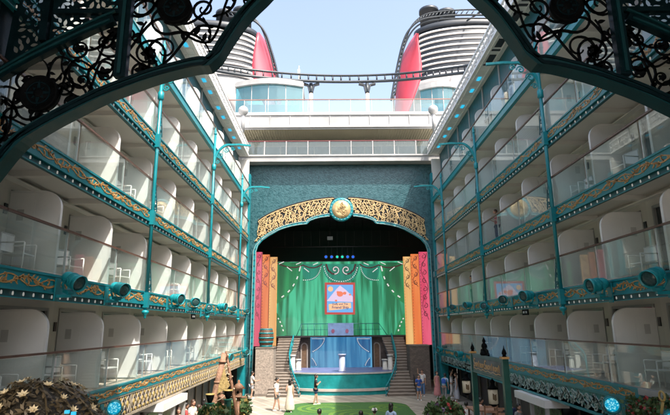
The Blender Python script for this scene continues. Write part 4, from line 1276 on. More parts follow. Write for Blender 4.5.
banner(255.6, 262.4, 252, 39.3, SPINK, 'tall pink banner at the far left of the stage, with dark scrolls', 0)
banner(262.6, 269.8, 254.5, 39.5, SORANGE, 'tall orange banner left of the screen, between pink and amber', 0)
banner(270, 277.4, 257, 39.7, SYELLOW, 'tall amber banner touching the left side of the green screen', 0)
banner(403, 410.4, 256.6, 39.7, SYELLOW, 'tall amber banner touching the right side of the green screen', 1)
banner(410.6, 418.6, 254, 39.5, SORANGE, 'tall orange banner right of the screen, between amber and pink', 1)
banner(418.8, 427.6, 251.8, 39.3, SPINK, 'tall pink banner at the far right of the stage, with dark scrolls', 1)

# ------------------------------------------------------------------ stage, gallery, stairs
SX = at(344, 380, 37).x
stg = empty('stage', (SX, 38, ZG)); tag(stg, 'low round-fronted teal stage with pale ledge and blue-grey floor', 'stage')
ZS = -3.15
def stagepoly(hw, yf, yb, sag):
    pts = []
    for i in range(25):
        t = -1 + i / 12; pts.append((SX + hw * t, yf + sag * abs(t) ** 2.4))
    return pts + [(SX + hw, yb), (SX - hw, yb)]
mb = MB(); mb.prism(stagepoly(3.75, 37.0, 42.0, 1.2), FXY, ZS - 0.06, ZG + 0.42); mb.build('curved_front', STAGET, stg)
mb = MB(); mb.prism(stagepoly(3.70, 37.04, 42.0, 1.2), FXY, ZS, ZS - 0.06); mb.build('stage_floor', STAGEF, stg)
mb = MB(); mb.prism(stagepoly(3.84, 36.86, 41.9, 1.2), FXY, ZG + 0.42, ZG + 0.26); mb.build('pale_ledge', mat('ledge_pale', (0.46, 0.42, 0.38), 0.6), stg)
mb = MB(); mb.prism(stagepoly(3.80, 36.92, 41.9, 1.2), FXY, ZG + 0.26, ZG); mb.build('plinth', STAGET, stg)
mb = MB(); sp_ = stagepoly(3.78, 36.98, 42, 1.2)[:25]; mb.ribbon(sp_, 0.05, FXY, ZS + 0.01, ZS - 0.08); mb.build('nosing', PEDM, stg)

ZU = -0.72
gal = empty('stage_gallery', (SX, 42, ZS)); tag(gal, 'upper gallery deck below the green screen with thin teal railings', 'gallery')
GX0, GX1 = at(281, 340, 41.5).x, at(401, 340, 41.5).x
mb = MB(); mb.box(GX0 - 1.2, GX1 + 1.6, 41.45, 42.25, ZU - 0.12, ZU); mb.build('gallery_deck', DARKW, gal)
mb = MB()
# stone wall behind the stage with two arched doorways, either side of the blue screen
mb.box(GX0 - 1.5, x0b - 0.02, 42.03, 42.25, ZS, ZU - 0.13); mb.build('stone_back_wall', STONEW, gal); mb = MB(); mb.box(x1b + 0.02, GX1 + 1.8, 42.03, 42.25, ZS, ZU - 0.13)
mb.build('stone_back_wall', STONEW, gal)
for px in (304.3, 376.8):
    xc = at(px, 350, 42).x
    arcp = [(xc - 0.24, ZS)] + [(xc - 0.24 * math.cos(q * PI / 10), ZS + 1.55 + 0.3 * math.sin(q * PI / 10)) for q in range(11)] + [(xc + 0.24, ZS)]
    mb = MB(); mb.prism(arcp, FXZ, 42.0, 42.029); dr = mb.build('arched_door', mat('door_brown', (0.13, 0.075, 0.04), 0.6, var=0.3, vscale=6), gal)
    mb = MB(); mb.ribbon([(p[0], p[1]) for p in arcp], 0.09, FXZ, 41.95, 42.0); mb.build('door_surround', STEPL, dr)
mb = MB(); mb.box(x0b - 0.15, x0b - 0.02, 41.9, 42.02, ZS, ZU - 0.13); mb.build('dark_frame', DARKW, gal); mb = MB(); mb.box(x1b + 0.02, x1b + 0.15, 41.9, 42.02, ZS, ZU - 0.13); mb.build('dark_frame', DARKW, gal)
mb = MB()
gy = 41.5
rx0, rx1 = at(298, 330, gy).x, at(383, 330, gy).x
mb.tube([(at(296.5, 330, gy).x, gy, ZU), (rx0 + 0.25, gy, ZU + 0.9), (rx1 - 0.3, gy, ZU + 0.9), (at(387, 330, gy).x, gy, ZU)], 0.025, 6)
mb.tube([(rx0 + 0.1, gy, ZU + 0.45), (rx1 - 0.1, gy, ZU + 0.45)], 0.015, 6)
n_ = 13
for i in range(n_):
    x = rx0 + 0.25 + (rx1 - rx0 - 0.55) * i / (n_ - 1); mb.tube([(x, gy, ZU), (x, gy, ZU + 0.9)], 0.018, 6)
mb.build('gallery_railing', TEALD, gal)
pc = at(328, 330, gy - 0.1).x, at(353.5, 330, gy - 0.1).x
mb = MB(); mb.box(pc[0], pc[1], gy - 0.14, gy - 0.1, ZU, ZU + 0.95); gp = mb.build('centre_panel', mat('dusty_blue_panel', (0.10, 0.16, 0.30), 0.5, var=0.2, vscale=3), gal)
mb = MB()
for px in (333, 347): 
    q = at(px, 331, gy - 0.15); mb.prism([(q.x + 0.13 * math.cos(i * PI / 6), q.z + 0.16 * math.sin(i * PI / 6)) for i in range(12)], FXZ, gy - 0.155, gy - 0.141)
mb.build('panel_emblem', mat('plum', (0.16, 0.05, 0.10), 0.5), gp)

def stairs(sg, name_lab, p_lo, p_hi, lo_w, up_pts):
    """lower flight floor->stage level, upper flight turning towards the middle"""
    root = empty('stone_staircase', (p_lo[0], p_lo[1], ZG)); tag(root, name_lab, 'staircase')
    mb = MB(); n = 8; ht = ZS - ZG
    for i in range(n):
        z1_ = ZG + ht * (i + 1) / n; y = p_lo[1] + 0.27 * i
        xl = lo_w[0] + (lo_w[2] - lo_w[0]) * i / n; xr = lo_w[1] + (lo_w[3] - lo_w[1]) * i / n
        z0_ = ZG if i == 0 else ZG + ht * i / n - 0.03
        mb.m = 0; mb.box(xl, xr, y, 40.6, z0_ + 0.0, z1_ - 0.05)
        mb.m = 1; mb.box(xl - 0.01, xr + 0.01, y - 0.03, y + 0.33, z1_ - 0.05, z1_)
    mb.build('lower_flight', [STEPM, STEPL], root)
    mb = MB(); n = 13; ht = ZU - ZS
    for i in range(n):
        t = i / (n - 1)
        xc = up_pts[0][0] + (up_pts[1][0] - up_pts[0][0]) * t ** 1.6; wv = up_pts[0][1] + (up_pts[1][1] - up_pts[0][1]) * t
        y = 38.9 + 0.22 * i; z1_ = ZS + ht * (i + 1) / n
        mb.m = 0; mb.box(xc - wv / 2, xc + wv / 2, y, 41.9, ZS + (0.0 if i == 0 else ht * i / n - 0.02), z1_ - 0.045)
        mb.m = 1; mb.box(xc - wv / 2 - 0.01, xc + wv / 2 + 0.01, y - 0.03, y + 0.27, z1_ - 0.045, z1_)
    mb.build('upper_flight', [STEPM, STEPL], root)
    return root
lx0, lx1 = at(267, 394, 36.3).x, at(299.5, 394, 36.3).x
lx2, lx3 = at(273, 374, 38.4).x, at(292, 374, 38.4).x
stL = stairs(-1, 'dark stone staircase between the stage and the pillar carrying the barrel', ((lx0 + lx1) / 2, 36.3), None, (lx0, lx1, lx2, lx3), ((at(283.5, 371, 39).x, 1.35), (at(290, 338, 41.6).x, 1.7)))
rx0_, rx1_ = at(388, 394, 36.3).x, at(416, 394, 36.3).x
rx2, rx3 = at(394, 374, 38.4).x, at(411, 374, 38.4).x
stR = stairs(1, 'dark stone staircase between the stage and the broad brown pier', ((rx0_ + rx1_) / 2, 36.3), None, (rx0_, rx1_, rx2, rx3), ((at(402, 371, 39).x, 1.35), (at(392, 338, 41.6).x, 1.7)))
# teal curved handrails
for root, pts_ in ((stL, [(299, 392, 36.3, 0.9), (293, 378, 37.6, 0.9), (289.5, 362, 38.4, 0.9), (290.5, 352, 39.6, 0.9), (293.5, 340, 41, 0.9)]), (stR, [(386, 392, 36.3, 0.9), (393, 378, 37.6, 0.9), (396.3, 362, 38.4, 0.9), (394.5, 350, 39.6, 0.9), (391.5, 338, 41, 0.9)])):
    P3 = [at(a, b_, y) for a, b_, y, _ in pts_]
    P4 = []
    for i in range(len(P3) - 1):
        a0 = P3[max(i - 1, 0)]; a1 = P3[i]; a2 = P3[i + 1]; a3 = P3[min(i + 2, len(P3) - 1)]
        for q in range(6):
            t = q / 6
            P4.append(0.5 * ((2 * a1) + (a2 - a0) * t + (2 * a0 - 5 * a1 + 4 * a2 - a3) * t * t + (3 * a1 - a0 - 3 * a2 + a3) * t ** 3))
    P4.append(P3[-1])
    mb = MB(); mb.tube([p + Vector((0, 0, 0.35)) for p in P4], 0.05, 8); mb.tube([p + Vector((0, 0, -0.15)) for p in P4], 0.03, 6)
    for p in P4[::3]: mb.tube([p + Vector((0, 0, 0.35)), p + Vector((0, 0, -0.6))], 0.025, 6)
    mb.build('handrail', TEAL, root)
mb = MB()
P3 = [at(408, 346, 40), at(411, 362, 38.6), at(414, 376, 37.3), at(418, 388, 36.3)]
mb.tube(P3, 0.035, 6)
for p in P3: mb.tube([p, p + Vector((0, 0, -0.95))], 0.025, 6)
mb.build('outer_handrail', DARKW, stR)

# pillars
def pillar(px0, px1, pyt, pyb, Y, depth, lab, m=STONE):
    x0 = at(px0, pyb, Y).x; x1 = at(px1, pyb, Y).x; zt = at((px0 + px1) / 2, pyt, Y).z
    o = empty('stone_pillar', ((x0 + x1) / 2, Y, ZG)); tag(o, lab, 'pillar')
    mb = MB(); mb.box(x0, x1, Y, Y + depth, ZG, zt); mb.build('pillar_body', m, o)
    mb = MB(); mb.box(x0 - 0.03, x1 + 0.03, Y - 0.03, Y + depth, zt, zt + 0.08); mb.build('cap', STEPM, o)
    mb = MB(); mb.box(x0 - 0.03, x1 + 0.03, Y - 0.03, Y - 0.001, ZG, ZG + 0.15); mb.build('base', STEPM, o)
    return (x0 + x1) / 2, zt + 0.08
pxc, pzt = pillar(254.5, 273, 348.5, 393, 36.9, 1.5, 'tall sandy stone pillar left of the stairs, a barrel on top', mat('sandy_stone', (0.30, 0.25, 0.21), 0.85, var=0.3, vscale=8, bump=0.9, bscale=14))
pillar(411.5, 431.5, 346, 394, 37.4, 1.6, 'broad brown stone pier under the right banners', STONEW)
# barrel
bo = empty('wooden_barrel', (pxc, 37.6, pzt)); tag(bo, 'dark wooden barrel with teal hoops standing on the stone pillar', 'barrel')
mb = MB(); mb.lathe([(0.40, 0), (0.47, 0.2), (0.52, 0.5), (0.53, 0.64), (0.52, 0.8), (0.47, 1.1), (0.40, 1.3), (0.36, 1.28), (0.35, 1.24)], (pxc, 37.6, pzt), 26); mb.build('staves', mat('barrel_wood', (0.10, 0.055, 0.035), 0.6, var=0.35, vscale=9, bump=0.5), bo)
for (r_, h_) in ((0.435, 0.06), (0.505, 0.34), (0.535, 0.62), (0.505, 0.94), (0.435, 1.2)):
    mb = MB(); mb.lathe([(r_ + 0.0, h_ - 0.03), (r_ + 0.02, h_ - 0.03), (r_ + 0.02, h_ + 0.04), (r_, h_ + 0.04)], (pxc, 37.6, pzt), 26); mb.build('hoop', TEALB if h_ < 1 else TEAL, bo)

# pedestals
for (px, pyt, Y, w_, lab, m_) in ((292.8, 355, 39.2, 0.42, 'taller pale pedestal at the left edge of the stage', PEDM), (298.4, 359, 39.4, 0.42, 'shorter pale pedestal second from the left on the stage', PEDM),
        (342, 354, 38.2, 0.52, 'pale blue pedestal alone at the middle of the stage', mat('blue_pedestal', (0.30, 0.34, 0.48), 0.5)), (384.8, 359, 39.4, 0.42, 'shorter pale pedestal on the right of the stage', PEDM), (390, 354.5, 39.2, 0.42, 'taller pale pedestal at the right edge of the stage', PEDM)):
    q = at(px, pyt, Y); h_ = q.z - ZS; r_ = w_ / 2
    o = empty('pedestal', (q.x, Y, ZS)); tag(o, lab, 'pedestal', 'pale pedestals on the stage')
    mb = MB(); mb.lathe([(r_ * 1.08, 0), (r_ * 1.08, 0.06), (r_ * 0.86, 0.10), (r_ * 0.80, h_ - 0.14)], (q.x, Y, ZS + 0.001), 20); mb.build('shaft', m_, o)
    mb = MB(); mb.lathe([(r_ * 0.8, h_ - 0.14), (r_ * 1.0, h_ - 0.08), (r_ * 1.12, h_ - 0.06), (r_ * 1.12, h_), (0.02, h_ + 0.01)], (q.x, Y, ZS + 0.001), 20); mb.build('capital', m_, o)

# ------------------------------------------------------------------ transverse bridge decks above
YBR = 37.62
br = empty('bridge_deck', (CX, YBR, 12.3)); tag(br, 'white two-level bridge deck with glass rails crossing high above the stage', 'bridge')
bx0, bx1 = XL - 2.5, XR + 2.5
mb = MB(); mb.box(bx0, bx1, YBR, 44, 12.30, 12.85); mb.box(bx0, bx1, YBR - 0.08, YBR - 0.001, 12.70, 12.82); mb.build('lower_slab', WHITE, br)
mb = MB(); mb.box(bx0, bx1, YBR + 0.02, YBR + 0.1, 13.93, 13.99); mb.build('lower_handrail', mat('dark_red_rail', (0.16, 0.04, 0.04), 0.35), br)
nP = 9
for i in range(nP):
    x0_ = bx0 + 1.8 + (bx1 - bx0 - 3.6) * i / nP; x1_ = bx0 + 1.8 + (bx1 - bx0 - 3.6) * (i + 1) / nP
    mb = MB(); mb.box(x0_ + 0.08, x1_ - 0.02, YBR + 0.05, YBR + 0.062, 12.88, 13.9); mb.build('lower_glass', BGLASS, br)
    mb = MB(); mb.box(x0_ - 0.03, x0_ + 0.05, YBR + 0.02, YBR + 0.1, 12.85, 13.93); mb.build('rail_post', WHITE, br)
# lounge windows behind
mb = MB(); mb.box(bx0, bx1, 41.6, 41.8, 12.85, 14.9); mb.m = 1
for i in range(14):
    x = bx0 + (bx1 - bx0) * i / 13; mb.box(x - 0.06, x + 0.06, 41.5, 41.599, 12.85, 14.9)
mb.build('lounge_wall', [mat('lounge_glass', (0.10, 0.14, 0.17), 0.15, var=0.3, vscale=1.2), WHITE], br)
# ribbed soffit
RIBM = mat('ribbed_soffit', (0.42, 0.38, 0.27), 0.55, var=0.1, vscale=0.4)
mb = MB(); mb.box(bx0, bx1, YBR + 0.06, 44, 14.98, 15.1)
x = bx0 + 0.1
while x < bx1: mb.box(x, x + 0.07, YBR + 0.08, 41.5, 14.93, 14.979); x += 0.2
mb.build('ribbed_soffit', RIBM, br)
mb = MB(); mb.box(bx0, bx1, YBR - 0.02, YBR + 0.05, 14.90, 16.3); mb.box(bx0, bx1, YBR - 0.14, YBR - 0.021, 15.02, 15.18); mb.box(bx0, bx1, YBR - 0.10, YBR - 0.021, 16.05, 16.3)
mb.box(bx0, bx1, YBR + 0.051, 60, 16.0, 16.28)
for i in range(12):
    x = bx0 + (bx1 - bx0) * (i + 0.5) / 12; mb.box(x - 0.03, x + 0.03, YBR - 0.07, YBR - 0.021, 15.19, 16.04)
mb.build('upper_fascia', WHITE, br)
mb = MB(); mb.box(bx0, bx1, YBR, YBR + 0.08, 17.36, 17.43); mb.build('upper_handrail', mat('brown_rail', (0.22, 0.12, 0.10), 0.35), br)
for i in range(9):
    x0_ = bx0 + 1.8 + (bx1 - bx0 - 3.6) * i / 9; x1_ = bx0 + 1.8 + (bx1 - bx0 - 3.6) * (i + 1) / 9
    mb = MB(); mb.box(x0_ + 0.06, x1_ - 0.02, YBR + 0.035, YBR + 0.047, 16.34, 17.34); mb.build('upper_glass', BGLASS, br)
    mb = MB(); mb.box(x0_ - 0.02, x0_ + 0.04, YBR + 0.01, YBR + 0.07, 16.3, 17.36); mb.build('rail_post', WHITE, br)

# windscreen pavilions on the upper deck
def pavilion(px0, px1, pyt, pyb, Y, lab):
    x0 = at(px0, pyt, Y).x; x1 = at(px1, pyt, Y).x; zt = at((px0 + px1) / 2, pyt, Y).z; zb = 16.3
    o = empty('glass_pavilion', ((x0 + x1) / 2, Y, zb)); tag(o, lab, 'pavilion')
    mb = MB(); n = 8
    pts = [(x0 + (x1 - x0) * i / n, Y + 1.2 * math.sin(PI * i / n) * -0.6) for i in range(n + 1)]
    for i in range(n): mb.obox((pts[i][0], pts[i][1], (zb + zt) / 2), (pts[i + 1][0], pts[i + 1][1], (zb + zt) / 2), 0.03, zt - zb)
    mb.build('cyan_glazing', CYGLASS, o)
    mb = MB(); mb.box(x0 + 0.5, x1 - 0.5, Y + 2.5, Y + 2.7, zb, zt - 0.5); mb.build('back_wall', mat('pool_blue_wall', (0.16, 0.55, 0.66), 0.4, var=0.15, vscale=0.4), o)
    mb = MB()
    for p in pts[::2]: mb.tube([(p[0], p[1], zb), (p[0], p[1], zt)], 0.035, 6)
    mb.ribbon(pts, 0.5, FXY, zt + 0.35, zt)
    mb.prism(pts + [(x1, Y + 3.5), (x0, Y + 3.5)], FXY, zt + 0.62, zt + 0.36)
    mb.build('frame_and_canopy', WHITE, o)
    return o
pavilion(236, 303, 88, 112, 43, 'wide pale pavilion with cyan glass walls beside the slim antenna mast')
pavilion(420, 462, 91, 112, 43, 'narrow pale pavilion with cyan glass walls in front of the funnel with stacks')

# ride track
def ladder(pts, h, Y_up, r=0.09, step=0.9, roll=None):
    mb = MB(); P3 = [Vector(p) for p in pts]
    top = [p + Vector((0, 0, h / 2)) for p in P3] if Y_up else [p + roll * (h / 2) for p in P3]
    bot = [p - Vector((0, 0, h / 2)) for p in P3] if Y_up else [p - roll * (h / 2) for p in P3]
    mb.tube(top, r, 6); mb.tube(bot, r * 1.25, 6)
    for i in range(len(P3) - 1):
        L = (P3[i + 1] - P3[i]).length; n = max(1, int(L / step))
        for q in range(n):
            t = q / n; a = top[i].lerp(top[i + 1], t); c = bot[i].lerp(bot[i + 1], t); mb.tube([a, c], r * 0.7, 5)
    return mb
def crom(pts, n=6):
    out = []
    for i in range(len(pts) - 1):
        a0 = pts[max(i - 1, 0)]; a1 = pts[i]; a2 = pts[i + 1]; a3 = pts[min(i + 2, len(pts) - 1)]
        for q in range(n):
            t = q / n; out.append(0.5 * ((2 * a1) + (a2 - a0) * t + (2 * a0 - 5 * a1 + 4 * a2 - a3) * t * t + (3 * a1 - a0 - 3 * a2 + a3) * t ** 3))
    out.append(pts[-1]); return out
tr = empty('ride_track', (CX, 45, 16.3)); tag(tr, 'dark grey ladder-like ride track curving between the funnels on two supports', 'ride track')
tp = crom([at(190, 62, 41), at(222, 68.5, 43), at(255, 73.5, 44.5), at(300, 77.5, 45.5), at(341, 78.8, 46), at(385, 77.8, 46), at(420, 75, 45), at(452, 71, 44), at(480, 67, 42)], 5)
ladder(tp, 0.66, True, 0.12, 0.7).build('main_rail', TRACK, tr)
for px in (311, 367):
    q = at(px, 81, 46)
    mb = MB(); mb.tube([(q.x, q.y, 16.3), (q.x, q.y, q.z - 1.2)], 0.18, 12); mb.build('support_column', mat('sand_column', (0.50, 0.42, 0.34), 0.6), tr)
    mb = MB(); mb.ribbon([(q.x - 0.8, q.z - 0.3), (q.x - 0.3, q.z - 0.45), (q.x - 0.12, q.z - 1.2)], 0.16, FXZ, 45.8, 46.2); mb.ribbon([(q.x + 0.8, q.z - 0.3), (q.x + 0.3, q.z - 0.45), (q.x + 0.12, q.z - 1.2)], 0.16, FXZ, 45.8, 46.2); mb.lathe([(0.2, -1.3), (0.24, -0.9), (0.2, -0.3)], (q.x, 46, q.z), 10); mb.build('fork', TRACK, tr)
    mb = MB(); mb.box(q.x - 0.5, q.x + 0.5, 45.5, 46.5, 16.3, 17.4); mb.build('machinery_base', mat('grey_machine', (0.35, 0.37, 0.37), 0.5), tr)

# funnels
def funnel(xc, Y, sg, lab):
    """sg=+1: fin is on the left (towards the centre)"""
    root = empty('ship_funnel', (xc, Y, 16.3)); tag(root, lab, 'funnel')
    zb, zt = 22.0, 34.0; a0, a1 = 8.3, 7.0
    prof = []
    for i in range(12):
        t = i / 11; prof.append((a0 + (a1 - a0) * t ** 1.1, 16.3 + (zt - 16.3) * t))
    mb = MB(); mb.lathe([(r_ - 0.38, h_) for r_, h_ in prof], (xc, Y, 0), 56, 'Z', 1.0, 0.42); mb.build('funnel_body', FUNB, root)
    mb = MB(); mb.lathe([(8.3, 16.3), (8.1, 26.8), (7.9, 27.3), (7.2, 27.4)], (xc, Y, 0), 48, 'Z', 1.0, 0.42); mb.build('pale_casing', WHITE, root)
    for i in range(9):
        z = 27.9 + i * 0.70; t = (z - 16.3) / (zt - 16.3); r_ = a0 + (a1 - a0) * t ** 1.1
        mb = MB(); mb.lathe([(r_ - 0.38, -0.10), (r_ - 0.18, -0.09), (r_ - 0.14, 0.0), (r_ - 0.18, 0.09), (r_ - 0.38, 0.10)], (xc, Y, z), 64, 'Z', 1.0, 0.42); mb.build('white_slat', WHITEB, root)
    mb = MB(); mb.lathe([(a1 - 0.2, 33.9), (a1 - 0.05, 34.0), (a1 - 0.1, 34.5), (a1 - 0.5, 34.7)], (xc, Y, 0), 56, 'Z', 1, 0.42); mb.build('top_ring', FUNB, root)
    # fin: curved red shield on the inner side
    mb = MB(); mb.smooth = True
    LE = [(33, 416), (43, 409), (53.5, 403.5), (65, 399.5), (77, 397), (95, 395.5), (112, 395), (135, 395)]
    RE = [(33, 416.8), (43, 418.6), (53.5, 420.6), (65, 422), (77, 421.5), (95, 415), (112, 408), (135, 401)]
    rows = []
    for (py, lx_), (_, rx_) in zip(LE, RE):
        row = []
        for j in range(8):
            q = j / 7; P_ = at(rx_ + (lx_ - rx_) * q, py, 49.0 + 1.8 * q * q)
            X_ = P_.x if sg > 0 else 2 * CX - P_.x
            row.append((X_, P_.y, P_.z))
        rows.append(mb.add(row))
    for i in range(len(rows) - 1):
        for j in range(7): mb.face((rows[i] + j, rows[i] + j + 1, rows[i + 1] + j + 1, rows[i + 1] + j))
    fin = mb.build('red_fin', FUNR, root)
    md = fin.modifiers.new('thick', 'SOLIDIFY'); md.thickness = 0.3
    # exhaust stacks
    for dx, dy in ((sg * (at(429.5, 10, 55).x - CX - FX), -0.5), (sg * (at(447.5, 10, 55).x - CX - FX), 0.0), (sg * (at(438.5, 10, 57).x - CX - FX), 2.0)):
        mb = MB(); mb.lathe([(1.1, 34.0), (1.1, 36.8), (1.18, 36.8), (1.18, 37.2), (0.9, 37.2), (0.9, 36.6)], (xc + dx, Y + dy, 0), 22); mb.build('exhaust_stack', FUNB, root)
    mb = MB(); mb.box(xc - 1, xc + 1, Y - 1, Y + 1, 34.6, 35.0)
    mb.build('roof_hatch', FUNB, root)
    return root
FX = at(478, 60, 54).x - CX
fnR = funnel(CX + FX, 56, 1, 'ship funnel with white slats whose dark exhaust stacks show above the looping track')
fnL = funnel(CX - FX, 56, -1, 'ship funnel with white slats and red fin, half hidden behind the dark arch')
# water-slide tube framework round the funnels
sl = empty('slide_track', (CX + FX, 50, 16.3)); tag(sl, 'thin dark ride track looping over the right funnel', 'ride track')
tp = crom([at(393, 98, 49.5), at(396, 80, 49.5), at(400.5, 57, 49.3), at(405.5, 38, 49), at(412, 26, 48.8), at(423, 17.5, 48.6), at(440, 14.2, 48.4), at(462, 12.5, 48), at(490, 12.5, 47.5), at(520, 14, 47)], 5)
ladder(tp, 0.75, False, 0.09, 1.0, Vector((0.55, 0, 0.83))).build('loop_rail', TRACK, sl)
mb = MB()
for (px, py) in ((448, 13.5), (480, 12.5)):
    q = at(px, py, 48.2); mb.tube([(q.x, q.y, q.z), (q.x, 53.0, 34.2)], 0.1, 6)
q = at(393.5, 96, 49.5); mb.tube([(q.x, q.y, 16.3), (q.x, q.y, q.z)], 0.12, 6)
tp2 = crom([at(401.5, 55, 49.3), at(407, 40, 49.1), at(414, 29, 48.9), at(424, 22.5, 48.7), at(441, 19.5, 48.4), at(462, 18.5, 48), at(490, 18.5, 47.5)], 5)
mb.tube(tp2, 0.1, 6)
mb.build('loop_supports', TRACK, sl)
sl = empty('slide_track', (CX - FX, 50, 16.3)); tag(sl, 'thin dark ride track descending the edge of the left funnel', 'ride track')
tp = crom([at(225, 14, 49), at(246, 16, 49), at(257, 22, 49), at(264.5, 33, 49.2), at(269.5, 48, 49.3), at(273.5, 62, 49.4), at(277, 78, 49.5)], 5)
ladder(tp, 0.75, False, 0.09, 1.0, Vector((-0.55, 0, 0.83))).build('loop_rail', TRACK, sl)
mb = MB(); q = at(276.5, 76, 49.5); mb.tube([(q.x, q.y, 16.3), (q.x, q.y, q.z)], 0.12, 6); mb.build('loop_supports', TRACK, sl)
# antenna mast
q = at(299, 66, 47); mb = MB(); mb.tube([(q.x, 47, 16.3), (q.x, 47, q.z)], 0.05, 6); mb.box(q.x - 0.12, q.x + 0.12, 46.9, 47.1, q.z - 0.8, q.z - 0.4)
tag(mb.build('antenna_mast', RAILG), 'slim pale antenna mast rising behind the cyan pavilion', 'mast')

# ------------------------------------------------------------------ signpost gateway
gx = 5.0
def gy_at(px): return yforpx(px, gx, 365)
y1, y2 = gy_at(505) , gy_at(473.5)
zt_s = -1.03
g = empty('signpost', (gx, (y1 + y2) / 2, ZG)); tag(g, 'dark green double signpost with gilt-lettered board and black finials', 'signpost')
for yy in (y1, y2):
    mb = MB(); mb.box(gx - 0.085, gx + 0.085, yy - 0.085, yy + 0.085, ZG, zt_s + 0.06); po_ = mb.build('post', GREENP, g)
    mb = MB(); mb.box(gx - 0.12, gx + 0.12, yy - 0.12, yy + 0.12, ZG, ZG + 0.3); mb.box(gx - 0.11, gx + 0.11, yy - 0.11, yy + 0.11, zt_s + 0.06, zt_s + 0.12); mb.build('collar', GOLD, po_)
    mb = MB(); mb.lathe([(0.07, 0), (0.045, 0.04), (0.075, 0.09), (0.05, 0.17), (0.02, 0.23), (0.005, 0.32)], (gx, yy, zt_s + 0.12), 12); mb.build('finial', BLACK, po_)
mb = MB(); mb.box(gx - 0.05, gx + 0.05, y1 + 0.086, y2 - 0.086, zt_s - 0.52, zt_s)
mb.box(gx - 0.07, gx + 0.07, y1 + 0.086, y2 - 0.086, zt_s, zt_s + 0.05); mb.box(gx - 0.07, gx + 0.07, y1 + 0.086, y2 - 0.086, zt_s - 0.57, zt_s - 0.521)
bd = mb.build('board', mat('sign_board', (0.03, 0.09, 0.09), 0.4), g)
mb = MB(); mb.box(gx - 0.062, gx - 0.051, y1 + 0.18, y2 - 0.18, zt_s - 0.46, zt_s - 0.06); mb.build('board_field', mat('board_dark', (0.035, 0.04, 0.05), 0.4), bd)
# illegible flowing gilt lettering
mb = MB(); rs_ = random.Random(9)
yy = y2 - 0.34; i = 0
fr = lambda a, bb, d: (d, a, bb)
while yy > y1 + 0.3:
    h_ = 0.26 if i in (0, 7) else 0.14
    wv = 0.17 if i in (0, 7) else 0.12
    zb_ = zt_s - 0.36
    kind = i % 4
    if i in (0, 7):
        pts_ = [(yy - wv * 0.9, zb_ + h_ * 0.9), (yy - wv * 0.4, zb_ + h_), (yy, zb_ + h_ * 0.75), (yy - wv * 0.3, zb_ + h_ * 0.5), (yy - wv * 0.8, zb_ + h_ * 0.3), (yy - wv * 0.5, zb_), (yy, zb_ + h_ * 0.12)]
    elif kind == 0: pts_ = [(yy, zb_), (yy, zb_ + h_), (yy - wv * 0.5, zb_ + h_ * 0.9), (yy - wv * 0.6, zb_)]
    elif kind == 1: pts_ = spiral(yy - wv * 0.35, zb_ + h_ * 0.5, h_ * 0.45, 0, 1.0, 1, 12, 0.8)
    elif kind == 2: pts_ = [(yy, zb_ + h_), (yy - wv * 0.3, zb_), (yy - wv * 0.65, zb_ + h_)]
    else: pts_ = [(yy - 0.02, zb_), (yy - 0.02, zb_ + h_ * 1.5)]
    mb.ribbon(pts_, 0.035, fr, gx - 0.075, gx - 0.0625); yy -= wv + 0.055; i += 1
mb.ribbon([(y1 + 0.3 + (y2 - y1 - 0.6) * q / 30, zt_s - 0.42 + 0.02 * math.sin(q * 1.1)) for q in range(31)], 0.02, fr, gx - 0.07, gx - 0.0625)
mb.build('gilt_lettering', mat('gilt_letters', (0.55, 0.33, 0.14), 0.4), bd)
# crest on top
ym = gy_at(485.5)
mb = MB(); mb.lathe([(0.13, 0), (0.16, 0.06), (0.09, 0.12), (0.05, 0.2), (0.10, 0.27), (0.09, 0.34), (0.04, 0.4), (0.06, 0.46), (0.01, 0.58)], (gx, ym, zt_s + 0.05), 12)
for sg in (-1, 1):
    mb.ribbon(spiral(ym + sg * 0.26, zt_s + 0.16, 0.13, PI if sg > 0 else 0, 1.3, sg, 16), 0.045, fr, gx - 0.03, gx + 0.03)
    mb.ribbon([(ym + sg * 0.06, zt_s + 0.3), (ym + sg * 0.25, zt_s + 0.2), (ym + sg * 0.45, zt_s + 0.07)], 0.05, fr, gx - 0.03, gx + 0.03)
mb.build('crest', BLACK, g)
# lanterns
def lantern(px, py, pyt, X, lab, armto):
    yy = yforpx(px, X, 385); c = at(px, py, yy); c.x = X
    o = empty('hanging_lantern', (X, yy, c.z)); tag(o, lab, 'lantern', 'cream lanterns by the signpost')
    mb = MB(); mb.lathe([(0.13, -0.22), (0.15, -0.2), (0.155, 0.2), (0.13, 0.22)], c, 6); mb.build('paper_shade', PAPER, o)
    mb = MB(); mb.lathe([(0.16, 0.22), (0.17, 0.25), (0.07, 0.33), (0.06, 0.4), (0.09, 0.44), (0.02, 0.52)], c, 10)
    mb.lathe([(0.05, -0.3), (0.12, -0.24), (0.15, -0.22)], c, 10)
    mb.tube([c + Vector((0, 0, 0.5)), Vector((X, yy, armto))], 0.012, 5); mb.build('cap', BLACK, o)
    mb = MB()
    for k in range(6):
        a = (k + 0.5) * PI / 3; nx, ny = math.cos(a), math.sin(a)
    # leaf motif facing the courtyard side
    fr2 = lambda a_, b_, d_: (c.x + a_, yy - d_, c.z + b_)
    for q in range(8): mb.prism(leafpoly(0, -0.11 + q * 0.022, PI / 2 + (0.8 if q % 2 else -0.8), 0.09, 0.045), fr2, 0.130, 0.140)
    mb.build('leaf_motif', mat('motif_brown', (0.14, 0.09, 0.04), 0.6), o)
lantern(492.5, 396.5, 384, gx, 'cream lantern hanging under the signpost board', zt_s - 0.57)
lantern(466.5, 386.5, 375, gx, 'cream lantern hanging on the stage side of the signpost', zt_s - 0.4)
yl = yforpx(466.5, gx, 385)
mb = MB(); mb.tube([(gx, y2, zt_s - 0.4), (gx, yl + 0.05, zt_s - 0.4)], 0.025, 6); mb.build('lantern_arm', BLACK, g)

